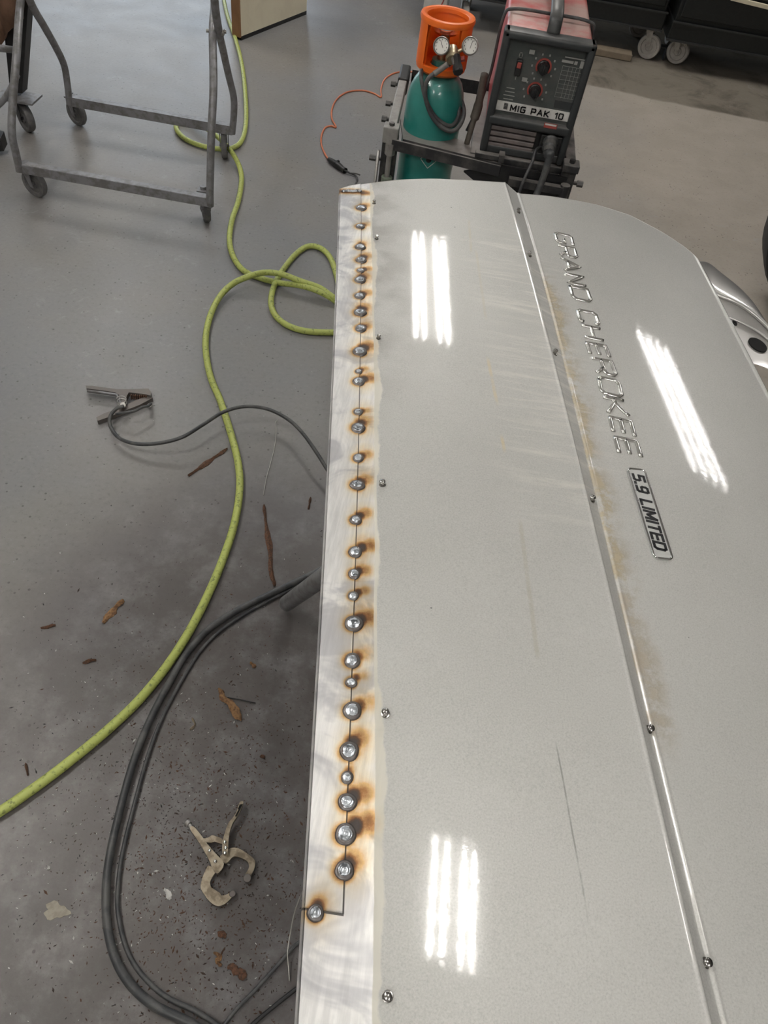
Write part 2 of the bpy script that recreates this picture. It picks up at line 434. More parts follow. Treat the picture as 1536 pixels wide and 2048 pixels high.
def metal_nodes(nt, uvn='pt'):
    tc = objco(nt)
    co = objco(nt, (60, 6, 60), (0, 0, .14)); n1 = noise(nt, 3.0, 6, .7, co)
    n2 = noise(nt, 16, 4, .6, tc, .8)
    col = mix(nt, ramp(nt, n1, .3, .7), (.76, .755, .74), (.94, .93, .91))
    col = mix(nt, mth(nt, 'MULTIPLY', ramp(nt, n2, .46, .62), .6), col, (.42, .42, .45))
    at = node(nt, 'ShaderNodeAttribute'); at.attribute_name = 'scorch'
    nz = noise(nt, 120, 5, .7, tc)
    h = mth(nt, 'MULTIPLY', at.outputs['Fac'], mth(nt, 'ADD', .55, mth(nt, 'MULTIPLY', nz, .9)))
    cr = node(nt, 'ShaderNodeValToRGB'); nt.links.new(h, cr.inputs[0])
    els = [(0.0, (1, 1, 1)), (.14, (.97, .88, .72)), (.30, (.85, .56, .26)), (.48, (.42, .20, .075)), (.68, (.14, .075, .04)), (.95, (.07, .055, .05))]
    cr.color_ramp.elements[0].position = 0; cr.color_ramp.elements[0].color = (1, 1, 1, 1)
    cr.color_ramp.elements[1].position = .95; cr.color_ramp.elements[1].color = els[-1][1] + (1,)
    for p, c in els[1:-1]:
        e = cr.color_ramp.elements.new(p); e.color = c + (1,)
    mm = node(nt, 'ShaderNodeMix', data_type='RGBA', blend_type='MULTIPLY'); mm.inputs[0].default_value = 1
    nt.links.new(col, mm.inputs[6]); nt.links.new(cr.outputs[0], mm.inputs[7])
    rough = mth(nt, 'ADD', .27, mth(nt, 'MULTIPLY', n1, .22))
    return mm.outputs[2], rough, n1, h

def bare_material():
    m, nt, b = newmat('ground_bare_steel')
    c, r, n1, h = metal_nodes(nt)
    nt.links.new(c, b.inputs['Base Color']); nt.links.new(r, b.inputs['Roughness'])
    nt.links.new(mth(nt, 'SUBTRACT', .66, mth(nt, 'MULTIPLY', h, .5), clamp=True), b.inputs['Metallic'])
    nt.links.new(bump(nt, n1, .12, .0006), b.inputs['Normal'])
    return m
def line_mask(nt, P, T, a, b, wd, soft=.6):
    """thin mark between two surface points given in (p, t)"""
    (p0, t0), (p1, t1) = a, b
    k = (p1 - p0) / (t1 - t0)
    d = mth(nt, 'ABSOLUTE', mth(nt, 'SUBTRACT', P, mth(nt, 'ADD', p0, mth(nt, 'MULTIPLY', mth(nt, 'SUBTRACT', T, t0), k))))
    m = ramp(nt, d, wd, wd * soft)
    lo, hi = min(t0, t1), max(t0, t1)
    return mth(nt, 'MULTIPLY', m, mth(nt, 'MULTIPLY', ramp(nt, T, lo - .004, lo + .01), ramp(nt, T, hi + .004, hi - .01)))
def pt(px, py):
    s = SF(px, py); return (invp(s.x, s.y), s.y)
def paint_material():
    m, nt, b = newmat('silver_paint_with_ground_edge')
    uv = node(nt, 'ShaderNodeUVMap'); uv.uv_map = 'pt'
    sp = node(nt, 'ShaderNodeSeparateXYZ'); nt.links.new(uv.outputs[0], sp.inputs[0])
    P, T = sp.outputs['X'], sp.outputs['Y']
    tc = objco(nt)
    flake = noise(nt, 620, 3, .7, tc)
    cloud = noise(nt, 4, 4, .6, tc)
    col = mix(nt, ramp(nt, cloud, .3, .7), (.47, .47, .445), (.515, .515, .49))
    col = mix(nt, mth(nt, 'MULTIPLY', ramp(nt, flake, .45, .7), .30), col, (.68, .68, .65))
    col = mix(nt, mth(nt, 'MULTIPLY', ramp(nt, flake, .48, .3), .28), col, (.25, .25, .24))
    rough = mth(nt, 'ADD', .42, mth(nt, 'MULTIPLY', cloud, .06))
    coat = 1.0
    # sanding haze and wipe marks left of the trim channel: streaks running across the door
    st = noise(nt, 2.2, 7, .72, objco(nt, (3.2, 34, 1), (0, 0, .25)), .5)
    zone = mth(nt, 'MULTIPLY', ramp(nt, P, 1.45, 1.85), ramp(nt, P, 3.2, 2.9))
    t_hi, t_lo = SF(1050, 470).y, SF(1150, 1080).y
    zone = mth(nt, 'MULTIPLY', zone, mth(nt, 'MULTIPLY', ramp(nt, T, t_lo - .05, t_lo + .10), ramp(nt, T, t_hi + .03, t_hi - .08)))
    hz = mth(nt, 'MULTIPLY', zone, ramp(nt, st, .46, .66))
    col = mix(nt, mth(nt, 'MULTIPLY', hz, .55), col, (.68, .66, .60))
    scuff = hz
    # tan adhesive residue beside the trim channel
    an = noise(nt, 40, 6, .75, tc)
    wob = mth(nt, 'MULTIPLY', mth(nt, 'SUBTRACT', noise(nt, 14, 5, .7, tc), .5), .14)
    Pw = mth(nt, 'ADD', P, wob)
    t_a, t_b = SF(1085, 520).y, SF(1340, 1560).y
    glue = mth(nt, 'MULTIPLY', mth(nt, 'MULTIPLY', ramp(nt, Pw, 2.86, 2.98), ramp(nt, Pw, 3.10, 3.02)), mth(nt, 'MULTIPLY', ramp(nt, T, t_b, t_b + .06), ramp(nt, T, t_a, t_a - .08)))
    glue = mth(nt, 'MULTIPLY', glue, ramp(nt, an, .38, .62))
    col = mix(nt, mth(nt, 'MULTIPLY', glue, .7), col, (.33, .27, .18))
    gl2 = mth(nt, 'MULTIPLY', line_mask(nt, Pw, T, pt(1092, 560), pt(1245, 1170), .03, .2), ramp(nt, an, .35, .55))
    col = mix(nt, mth(nt, 'MULTIPLY', gl2, .7), col, (.42, .35, .22))
    # old tape outline and scratches
    for a, c, wd, cc, am in [((938, 440), (942, 505), .012, (.5, .46, .36), .6), ((952, 500), (972, 640), .012, (.52, .48, .38), .5), ((975, 715), (995, 812), .013, (.6, .52, .36), .8),
                             ((1003, 870), (1010, 905), .012, (.6, .5, .3), .7), ((1040, 1040), (1076, 1320), .014, (.40, .36, .27), .4),
                             ((1112, 1485), (1172, 1815), .0045, (.2, .2, .18), .7), ((1172, 1815), (1176, 1848), .004, (.2, .2, .18), .4)]:
        lm = line_mask(nt, mth(nt, 'ADD', P, mth(nt, 'MULTIPLY', wob, .06)), T, pt(*a), pt(*c), wd, .3)
        col = mix(nt, mth(nt, 'MULTIPLY', lm, mth(nt, 'MULTIPLY', ramp(nt, an, .25, .6), am)), col, cc)
    # soot from the welding drifting onto the paint
    at = node(nt, 'ShaderNodeAttribute'); at.attribute_name = 'scorch'
    soot = mth(nt, 'MULTIPLY', ramp(nt, P, 1.35, 1.0), mth(nt, 'MULTIPLY', ramp(nt, T, .55, .95), ramp(nt, noise(nt, 22, 3, .5, tc), .35, .7)))
    col = mix(nt, mth(nt, 'MULTIPLY', soot, .4), col, (.16, .13, .10))
    # specks
    vo = node(nt, 'ShaderNodeTexVoronoi'); vo.inputs['Scale'].default_value = 22; nt.links.new(tc, vo.inputs['Vector'])
    spk = mth(nt, 'MULTIPLY', mth(nt, 'LESS_THAN', vo.outputs['Distance'], .028), mth(nt, 'GREATER_THAN', noise(nt, 5, 3, .6, tc), .56))
    col = mix(nt, mth(nt, 'MULTIPLY', spk, .7), col, (.06, .06, .055))
    pr = b
    nt.links.new(col, pr.inputs['Base Color']); pr.inputs['Metallic'].default_value = .2
    nt.links.new(rough, pr.inputs['Roughness'])
    nt.links.new(mth(nt, 'SUBTRACT', 1.0, mth(nt, 'MULTIPLY', scuff, .5)), pr.inputs['Coat Weight'])
    nt.links.new(mth(nt, 'ADD', mth(nt, 'ADD', .03, mth(nt, 'MULTIPLY', scuff, .25)), mth(nt, 'MULTIPLY', glue, .3)), pr.inputs['Coat Roughness'])
    pr.inputs['Coat IOR'].default_value = 1.5
    orange = noise(nt, 210, 2, .5, tc)
    nb = bump(nt, mth(nt, 'ADD', mth(nt, 'MULTIPLY', orange, .05), mth(nt, 'MULTIPLY', st, .08)), .25, .0012)
    nt.links.new(nb, pr.inputs['Coat Normal'])
    # bare steel where the paint was ground off, feathered at its edge
    mb = nt.nodes.new('ShaderNodeBsdfPrincipled')
    c, r, n1, h = metal_nodes(nt)
    ew = mth(nt, 'MULTIPLY', mth(nt, 'SUBTRACT', noise(nt, 40, 4, .6, tc), .5), .05)
    ew = mth(nt, 'ADD', ew, mth(nt, 'MULTIPLY', mth(nt, 'SUBTRACT', noise(nt, 9, 1, .5, tc), .5), .10))
    Pe = mth(nt, 'ADD', P, ew)
    primer = mth(nt, 'MULTIPLY', ramp(nt, Pe, .93, .95), ramp(nt, Pe, 1.03, 1.0))
    c = mix(nt, mth(nt, 'MULTIPLY', primer, .8), c, (.55, .53, .45))
    gap = mth(nt, 'MULTIPLY', mth(nt, 'MULTIPLY', ramp(nt, P, .53, .52), ramp(nt, P, .48, .49)), mth(nt, 'GREATER_THAN', T, T_END - .0003))
    gap = mth(nt, 'MAXIMUM', gap, mth(nt, 'MULTIPLY', mth(nt, 'LESS_THAN', P, .52), mth(nt, 'MULTIPLY', mth(nt, 'GREATER_THAN', T, T_END - .0016), mth(nt, 'LESS_THAN', T, T_END + .001))))
    c = mix(nt, mth(nt, 'MULTIPLY', gap, .9), c, (.03, .028, .026))
    nt.links.new(c, mb.inputs['Base Color']); nt.links.new(mth(nt, 'ADD', r, mth(nt, 'MULTIPLY', primer, .2)), mb.inputs['Roughness'])
    nt.links.new(mth(nt, 'SUBTRACT', .66, mth(nt, 'ADD', mth(nt, 'MULTIPLY', h, .5), mth(nt, 'MULTIPLY', mth(nt, 'MAXIMUM', primer, gap), .6)), clamp=True), mb.inputs['Metallic'])
    nt.links.new(bump(nt, n1, .12, .0006), mb.inputs['Normal'])
    ms = node(nt, 'ShaderNodeMixShader'); nt.links.new(ramp(nt, Pe, 1.0, 1.012), ms.inputs[0])
    nt.links.new(mb.outputs[0], ms.inputs[1]); nt.links.new(pr.outputs[0], ms.inputs[2])
    nt.links.new(ms.outputs[0], nt.nodes['Material Output'].inputs['Surface'])
    return m
M_bare = bare_material(); M_paint = paint_material()
M_silver, _nt, _b = newmat('silver_paint'); 
_tc = objco(_nt); _c = mix(_nt, ramp(_nt, noise(_nt, 6, 5, .6, _tc), .3, .7), (.40, .395, .375), (.46, .45, .43))
_nt.links.new(_c, _b.inputs['Base Color']); _b.inputs['Metallic'].default_value = .55; _b.inputs['Roughness'].default_value = .33; _b.inputs['Coat Weight'].default_value = 1.0

def skin_grid(name, pcols, y0f, rows, zoff, material, parent, lips=(True, True, True), lip=.012, thick=True):
    bm = NB(); uvl = bm.loops.layers.uv.new('pt'); hl = bm.verts.layers.float.new('scorch')
    P_ = {}; G = []
    for j, p in enumerate(pcols):
        ye = yend(p); y0 = y0f; colv = []
        for i in range(rows + 1):
            y = y0 + (ye - y0) * i / rows
            x = Xp(p, y); v = bm.verts.new((x, y, Zs(x, y) + zoff))
            v[hl] = heat(x, y) if p < 1.6 else 0.0
            P_[v] = (p, y); colv.append(v)
        G.append(colv)
    faces = []
    for j in range(len(pcols) - 1):
        for i in range(rows):
            faces.append(bm.faces.new((G[j][i], G[j + 1][i], G[j + 1][i + 1], G[j][i + 1])))
    def lipstrip(line, out, flat=False):
        prev = line
        for k, (a, dn) in enumerate([(.0001, .0004), (.0001, .0010)] if flat else [(.0012, .0006), (.0020, .0022), (.0022, .0045), (.0020, lip), (-.006, lip + .001)]):
            new = []
            for v0 in line:
                o = out(v0)
                nv = bm.verts.new(v0.co + o * a - Vector((0, 0, dn))); nv[hl] = v0[hl]; P_[nv] = P_[v0]; new.append(nv)
            for i in range(len(line) - 1):
                bm.faces.new((prev[i], prev[i + 1], new[i + 1], new[i]))
            prev = new
    if lips[0]: lipstrip([G[0][i] for i in range(rows + 1)][::-1], lambda v: Vector((-1, -.1, 0)))
    if lips[1]: lipstrip([G[j][rows] for j in range(len(pcols))][::-1], lambda v: Vector((0, 1, 0)))
    if lips[2]: lipstrip([G[-1][i] for i in range(rows + 1)], lambda v: Vector((1, .1, 0)), lips[2] == 'flat')
    lipstrip([G[j][0] for j in range(len(pcols))], lambda v: Vector((0, -1, 0)), lips[2] == 'flat')
    for f in bm.faces:
        f.smooth = True
        for l in f.loops: l[uvl].uv = P_[l.vert]
    return obj(name, bm, material, parent, smooth=True, recalc=False)

door = thing('car_door', 'silver car door lying flat on a stand, welds along its bare steel edge', 'car door', (0.2, .55, .86))
cols = [i / 60 * 1.2 for i in range(61)] + [1.2 + .75 * i / 24 for i in range(1, 25)] + [1.965, 1.975, 1.983, 1.989, 1.994, 2, 2.03, 2.06, 2.10, 2.14, 2.2, 2.4, 2.6, 2.8, 2.95, 3.0, 3.0025, 3.005, 3.0075, 3.010, 3.0125, 3.016, 3.02, 3.03, 3.045, 3.06] + [3.06 + .94 * i / 34 for i in range(1, 35)]
skin = skin_grid('outer_skin', cols, YN, 440, 0.0, M_paint, door)
strip = skin_grid('repair_strip', [i / 40 * .5 for i in range(41)], T_END, 420, .0011, M_bare, door, lips=(True, True, 'flat'), lip=.0011 + .010)
strip['label'] = 'bare ground steel strip welded along the bottom edge'
# the strip's inner border must not poke through: it sits 1.1 mm proud of the old metal

# weld beads
for n, ((c, r), (pv, k)) in enumerate(zip(WPOS, PL)):
    bm = NB(); R = random.Random(n)
    prof = [(0, .30), (.16, .295), (.26, .25), (.32, .262), (.46, .235), (.54, .185), (.60, .19), (.74, .14), (.80, .095), (.86, .10), (.96, .05), (1.02, .0), (1.1, -.12)]
    sx, sy = R.uniform(.92, 1.08), R.uniform(.9, 1.12)
    lathe(bm, [(a * r, h * r * 1.15) for a, h in prof], None, 26)
    off = Vector((R.uniform(-.12, .12), R.uniform(-.1, .15), 0)) * r
    for v in bm.verts:
        hh = max(0, v.co.z / (.4 * r)); v.co.x *= sx; v.co.y *= sy; v.co += off * hh
        v.co.x *= 1 + .04 * math.sin(3 * math.atan2(v.co.y, v.co.x) + n)
        x, y = v.co.x + c.x, v.co.y + c.y
        v.co = Vector((x, y, Zs(x, y) + .0012 + v.co.z))
    obj('weld_bead', bm, None or M_bare if False else None, door, smooth=True) if False else None
    if n == 0:
        M_scale = mat('weld_scale_ring', (.16, .15, .145), .42, .7, c2=(.07, .05, .04), scale=90)
        M_weld, nt, b = newmat('weld_metal'); tc = objco(nt)
        nn = noise(nt, 150, 3, .6, tc, 1.0)
        nt.links.new(mix(nt, ramp(nt, nn, .48, .66), (.52, .555, .59), (.13, .14, .15)), b.inputs['Base Color'])
        b.inputs['Metallic'].default_value = .9; b.inputs['Roughness'].default_value = .33
        nt.links.new(bump(nt, noise(nt, 160, 2, .6, tc), .35, .001), b.inputs['Normal'])
    for f in bm.faces:
        m_ = f.calc_center_median(); f.material_index = 1 if math.hypot((m_.x - c.x) / sx, (m_.y - c.y) / sy) > r * .66 else 0
    obj('weld_bead', bm, [M_weld, M_scale], door, smooth=True)
# long bead across the far corner
bm = NB(); pts = [SF(684 + 3.6 * i, 384 + .5 * math.sin(i * 1.3), .0018) for i in range(12)]
tube(bm, pts, [.0018 + .0013 * math.sin(i * 1.7) ** 2 + .0006 for i in range(12)], 10, flat=.7); obj('weld_bead', bm, M_weld, door, smooth=True, label='long weld bead across the far corner')

# trim studs
M_stud = mat('stud_steel', (.40, .39, .37), .25, metal=1.0, c2=(.12, .11, .10), scale=200)
for k, (x, y) in enumerate([(748, 407), (753, 478), (757, 677), (765, 969), (771, 1428), (775, 1993), (1036, 424), (1058, 511), (1109, 707), (1183, 1000), (1297, 1459), (1410, 1926)]):
    c = SF(x, y); bm = NB()
    r = .0026 if k > 2 else .002
    hgt = .0055
    lathe(bm, [(r * 1.7, -.001), (r * 1.5, .0006), (r * .95, .0009), (r * .95, hgt * .6), (r * 1.25, hgt * .7), (r * 1.25, hgt), (r * .9, hgt + .0008), (0, hgt + .0009)], axisM(c, Vector((random.uniform(-.15, .15), random.uniform(-.1, .1), 1))), 14)
    obj('trim_stud', bm, M_stud, door, smooth=True, autos=40)

# ---- stroke lettering
FONT = {
 'G': (.9, [[(1, .98), (.85, 1), (.15, 1), (0, .85), (0, .15), (.15, 0), (.85, 0), (1, .12), (1, .5), (.55, .5)]]),
 'R': (.9, [[(0, 0), (0, 1), (.85, 1), (1, .87), (1, .6), (.85, .46), (0, .46)], [(.55, .46), (1, 0)]]),
 'A': (1, [[(0, 0), (.5, 1), (1, 0)], [(.2, .33), (.8, .33)]]),
 'N': (.95, [[(0, 0), (0, 1), (1, 0), (1, 1)]]),
 'D': (.95, [[(0, 0), (0, 1), (.8, 1), (1, .82), (1, .18), (.8, 0), (0, 0)]]),
 'C': (.9, [[(1, .8), (1, .95), (.9, 1), (.15, 1), (0, .85), (0, .15), (.15, 0), (.9, 0), (1, .05), (1, .2)]]),
 'H': (.9, [[(0, 0), (0, 1)], [(1, 0), (1, 1)], [(0, .5), (1, .5)]]),
 'E': (.85, [[(1, 1), (0, 1), (0, 0), (1, 0)], [(0, .5), (.95, .5)]]),
 'O': (1, [[(.15, 0), (0, .15), (0, .85), (.15, 1), (.85, 1), (1, .85), (1, .15), (.85, 0), (.15, 0)]]),
 'K': (.9, [[(0, 0), (0, 1)], [(1, 1), (.25, .5), (1, 0)], [(0, .5), (.25, .5)]]),
 '5': (.85, [[(1, 1), (0, 1), (0, .56), (.85, .56), (1, .42), (1, .14), (.85, 0), (0, 0)]]),
 '9': (.85, [[(0, 0), (.85, 0), (1, .14), (1, .86), (.85, 1), (.15, 1), (0, .86), (0, .56), (.15, .44), (1, .44)]]),
 '.': (.18, [[(.1, 0), (.9, 0)]]),
 'L': (.75, [[(0, 1), (0, 0), (1, 0)]]),
 'I': (.12, [[(.5, 0), (.5, 1)]]),
 'M': (1.1, [[(0, 0), (0, 1), (.5, .25), (1, 1), (1, 0)]]),
 'T': (.85, [[(0, 1), (1, 1)], [(.5, 1), (.5, 0)]]),
 'P': (.88, [[(0, 0), (0, 1), (.85, 1), (1, .87), (1, .55), (.85, .42), (0, .42)]]),
 '1': (.35, [[(0, .8), (1, 1), (1, 0)]]),
 '0': (.85, [[(.15, 0), (0, .15), (0, .85), (.15, 1), (.85, 1), (1, .85), (1, .15), (.85, 0), (.15, 0)]]),
}
def ribbon(bm, pts, wd, M, th=.0003, mi=0):
    """flat printed stroke in the local XY plane of M"""
    for a, b in zip(pts[:-1], pts[1:]):
        a, b = Vector((a[0], a[1], 0)), Vector((b[0], b[1], 0)); d = b - a
        if d.length < 1e-7: continue
        d.normalize(); s = Vector((-d.y, d.x, 0)) * wd / 2; e = d * wd * .42
        q = [a - e - s, b + e - s, b + e + s, a - e + s]
        prism(bm, [M @ p for p in q], (M.to_3x3() @ Vector((0, 0, 1))) * th, mi)
def write(bm, text, M, h, wscale=1.0, wd=.16, gap=.32, shear=0.0, fit_w=None, th=.0003):
    x = 0; segs = []
    for ch in text:
        if ch == ' ': x += .75 * h * wscale; continue
        wch, st = FONT[ch]; W = wch * h * .8 * wscale
        for s in st: segs.append([(x + u * W, v * h) for u, v in s])
        x += W + gap * h * wscale
    x -= gap * h * wscale
    k = fit_w / x if fit_w else 1.0
    for s in segs: ribbon(bm, [(u * k + shear * v, v) for u, v in s], wd * h, M, th)
    return x * k

M_emblem, _nt, _b = newmat('silver_emblem'); _b.inputs['Base Color'].default_value = (.62, .61, .58, 1); _b.inputs['Metallic'].default_value = .85; _b.inputs['Roughness'].default_value = .18; _b.inputs['Coat Weight'].default_value = 1.0
base_pts = [(465, 1109), (491, 1115), (545, 1130), (605, 1149), (620, 1154), (685, 1172), (754, 1196), (790, 1204), (835, 1219), (875, 1229), (914, 1240)]
def base_x(y): return float(np.interp(y, [b[0] for b in base_pts], [b[1] for b in base_pts]))
LET = [('G', 466, 484), ('R', 491, 510), ('A', 516, 541), ('N', 548, 566), ('D', 573, 598), ('C', 620, 642), ('H', 651, 674), ('E', 686, 708), ('R', 717, 746), ('O', 754, 786), ('K', 795, 826), ('E', 835, 864), ('E', 875, 906)]
for ch, y0, y1 in LET:
    a = SF(base_x(y0), y0); b_ = SF(base_x(y1), y1); e1 = (b_ - a); W = e1.length; e1.normalize()
    e2 = Vector((-e1.y, e1.x, 0)).normalized(); H = .0275
    if e2.x < 0: e2 = -e2
    bm = NB()
    for s in FONT[ch][1]:
        P3 = []
        for (u0_, v0_), (u1_, v1_) in zip(s[:-1], s[1:]):
            n = max(1, int(max(abs(u1_ - u0_), abs(v1_ - v0_)) * 6))
            for i in range(n):
                t = i / n; P3.append((u0_ + (u1_ - u0_) * t, v0_ + (v1_ - v0_) * t))
        P3.append(s[-1])
        pts = []
        for u, v in P3:
            q = a + e1 * (u * W + .10 * v * H) + e2 * (v * H); pts.append((q.x, q.y, Zs(q.x, q.y) + .0008))
        tube(bm, pts, .0030, 10, flat=.62, up=(0, 0, 1))
    obj('raised_letter', bm, M_emblem, door, smooth=True)

# ---- engine badge
qa, qb, qc, qd = SF(1252, 943), SF(1287, 938), SF(1343, 1117), SF(1309, 1124)
ex = (((qd - qa) + (qc - qb)) / 2); BW = ex.length; ex.normalize()
bc = (qa + qb + qc + qd) / 4; nrm = Vector((0, 0, 1)); t_ = Zs(bc.x + .01, bc.y) - Zs(bc.x - .01, bc.y); nrm = Vector((-t_ / .02, 0, 1)).normalized()
ex = (ex - nrm * ex.dot(nrm)).normalized(); ey = nrm.cross(ex)
BH = ((qb - qa).length + (qc - qd).length) / 2 * .97
MB_ = frame(ex, ey, nrm, bc + nrm * .0003)
def rrect(w_, h_, r, n=5):
    out = []
    for cx, cy, a0 in ((w_ / 2 - r, h_ / 2 - r, 0), (-w_ / 2 + r, h_ / 2 - r, 90), (-w_ / 2 + r, -h_ / 2 + r, 180), (w_ / 2 - r, -h_ / 2 + r, 270)):
        for i in range(n + 1):
            a = math.radians(a0 + 90 * i / n); out.append(Vector((cx + r * math.cos(a), cy + r * math.sin(a), 0)))
    return out
bm = NB(); prism(bm, [MB_ @ p for p in rrect(BW, BH, .005)], nrm * .0022)
plate = obj('badge_plate', bm, mat('badge_satin', (.52, .53, .51), .35, .25, c2=(.5, .5, .48), scale=200), door, label='flat silver badge plate')
bm = NB(); tube(bm, [MB_ @ (p + Vector((0, 0, .0020))) for p in rrect(BW - .002, BH - .002, .0045)], .0014, 8, closed=True, up=nrm); obj('badge_rim', bm, M_chrome, plate, smooth=True, label='polished rim of the badge')
bm = NB(); write(bm, '5.9 LIMITED', frame(ex, ey, nrm, MB_ @ Vector((-BW / 2 + .010, -BH * .27, .0024))), BH * .54, wd=.25, gap=.34, shear=.18, fit_w=BW - .024)
obj('badge_lettering', bm, M_print, plate, label='black printed letters and numbers')

# ---- inner door shell under the skin, and the inner panel showing past the belt line
bm = NB(); gp = [.25, .6, 1, 1.5, 2, 3, 3.3, 3.6, 3.85]; G = []
for p in gp:
    ye = yend(p) - .03; c_ = []
    for i in range(13):
        y = YN + .03 + (ye - YN - .03) * i / 12; x = Xp(p, y); c_.append(bm.verts.new((x, y, Zs(x, y) - .013)))
    G.append(c_)
for j in range(len(gp) - 1):
    for i in range(12): bm.faces.new((G[j][i], G[j + 1][i], G[j + 1][i + 1], G[j][i + 1]))
ext = bmesh.ops.extrude_face_region(bm, geom=list(bm.faces))
for v in ext['geom']:
    if isinstance(v, bmesh.types.BMVert): v.co.z = .868
obj('inner_shell', bm, M_silver, door, label='silver inner frame beneath the outer panel')

ZI = .885
def PI(x, y, z=ZI): return PZ(x, y, z)
bm = NB()
# smooth dished sheet: rows from outer lip towards the belt line
outer = [(1398, 522), (1418, 526), (1442, 545), (1478, 574), (1508, 606), (1530, 640), (1552, 680), (1585, 740), (1640, 840)]
rib = [(1398, 560), (1420, 585), (1444, 594), (1470, 604), (1500, 622), (1528, 646), (1556, 676), (1590, 730), (1645, 830)]
valley = [(1400, 600), (1425, 618), (1452, 632), (1480, 644), (1510, 660), (1532, 675), (1560, 702), (1596, 750), (1650, 850)]
low = [(1420, 640), (1440, 650), (1460, 662), (1486, 676), (1512, 690), (1530, 700), (1560, 730), (1600, 780), (1655, 880)]
inn = [(1440, 700), (1460, 715), (1480, 722), (1505, 727), (1526, 733), (1545, 745), (1570, 770), (1606, 820), (1665, 920)]
rows_ = [(outer, ZI - .012), (outer, ZI), (rib, ZI + .004), (valley, ZI - .004), (low, ZI - .006), (inn, ZI - .006), (inn, ZI - .03)]
GR = [[bm.verts.new(p) for p in smoothpath([PI(x, y, z) for x, y in ln], 4)] for ln, z in rows_]
for a, b_ in zip(GR[:-1], GR[1:]):
    for i in range(len(a) - 1): bm.faces.new((a[i], a[i + 1], b_[i + 1], b_[i]))
ip = obj('inner_panel', bm, M_silver, door, smooth=True, autos=50, label='inner panel flange showing past the upper edge')
bm = NB(); tube(bm, smoothpath([PI(x, y, ZI + .005) for x, y in rib[1:]], 5), .0042, 8, flat=.8); obj('pressed_rib', bm, M_silver, ip, smooth=True)
bm = NB(); tube(bm, smoothpath([PI(x, y, ZI - .001) for x, y in valley[1:]], 5), .0025, 8, flat=.7); obj('pressed_rib', bm, M_silver, ip, smooth=True)
for (cx, cy, a, b_, rot) in [(1516, 689, 21, 10, .58), (1470, 645, 6.5, 3, .9)]:
    bm = NB(); poly = []
    for i in range(28):
        t = 2 * math.pi * i / 28; u, v = a * math.cos(t), b_ * math.sin(t)
        poly.append(PI(cx + u * math.cos(rot) - v * math.sin(rot), cy + u * math.sin(rot) + v * math.cos(rot), ZI - .0035))
    prism(bm, poly, (0, 0, -.002)); obj('opening', bm, M_hole, ip, label='oval hole punched through the inner panel')

# ---- stand under the door
ds = thing('door_stand', 'grey tube stand whose foot shows on the floor below the welded edge', 'stand', (.2, .55, 0))
A = PZ(573, 1207, .02); B = PZ(860, 1003, .845)
def leg(a, b_, r=.019, m=M_stand, par=None, nm='leg'):
    bm = NB(); cyl(bm, a, b_, r, 20, bev=.003); return obj(nm, bm, m, par, smooth=True, autos=40)
leg(A, B, par=ds)
C2 = Vector((A.x, -.05, .02)); D2 = Vector((B.x, A.y - .62, .845))
leg(Vector((A.x + .34, A.y - .75, .02)), Vector((B.x + .02, B.y - .75, .845)), par=ds)
leg(Vector((A.x + .72, A.y, .02)), Vector((B.x + .02, B.y, .845)), par=ds)
leg(Vector((A.x + .72, A.y - .75, .02)), Vector((B.x + .02, B.y - .75, .845)), par=ds)
bm = NB()
for yy in (B.y, B.y - .75): bar(bm, (B.x - .05, yy, .848), (B.x + .25, yy, .848), .035, .03, bev=.003)
bar(bm, (B.x + .01, B.y, .815), (B.x + .01, B.y - .75, .815), .03, .03); obj('top_bar', bm, M_stand, ds)

# ================================================================== HOSE AND CABLES
def pathz(lst):
    return [PZ(x, y, z) for x, y, z in lst]
r_h = .0103
z0 = r_h + .001; z1 = z0 + 2 * r_h + .001; z2 = z1 + 2 * r_h
hp = [(438, -60, z0), (452, 20, z0), (470, 75, z0), (483, 125, z0), (490, 180, z0), (492, 240, z0), (484, 280, z0), (462, 297, z0), (430, 297, z0), (395, 289, z0), (367, 275, z0), (352, 255, z0), (360, 240, z0), (385, 243, z0 + .01), (420, 262, z1), (452, 290, z1 + .004), (474, 322, z0 + .01), (483, 355, z0), (477, 400, z0), (464, 440, z0), (459, 480, z0), (466, 512, z0), (486, 540, z0), (520, 556, z0), (560, 566, z0 + .004), (600, 571, z1), (640, 584, z1), (676, 606, z0), (730, 650, z0)]
hp2 = [(800, 640, z0), (790, 560, z0), (720, 600, z0), (684, 590, z0), (673, 550, z0), (660, 515, z0), (640, 496, z0), (615, 493, z0), (590, 510, z0), (566, 540, z0), (549, 570, z0), (542, 602, z0), (549, 628, z0), (572, 649, z0), (610, 662, z0), (668, 665, z0), (740, 662, z0)]
hp3 = [(780, 690, z0), (770, 640, z0), (720, 612, z0), (676, 600, z0 + .01), (640, 576, z1), (600, 562, z1 + .012), (565, 549, z2), (532, 545, z2), (500, 552, z2), (465, 568, z1), (437, 597, z0 + .012), (418, 640, z0), (411, 690, z0), (420, 750, z0), (440, 800, z0), (462, 868, z0), (477, 930, z0), (479, 985, z0), (468, 1050, z0), (447, 1115, z0), (418, 1185, z0), (380, 1260, z0), (335, 1330, z0), (280, 1398, z0), (215, 1460, z0), (140, 1522, z0), (60, 1582, z0), (-30, 1640, z0), (-200, 1720, z0)]
bm = NB(); tube(bm, smoothpath(pathz(hp + hp2 + hp3), 8), r_h, 14)
tag(obj('air_hose', bm, M_hose, None, smooth=True), 'lime green rubber hose snaking across the shop floor', 'hose')

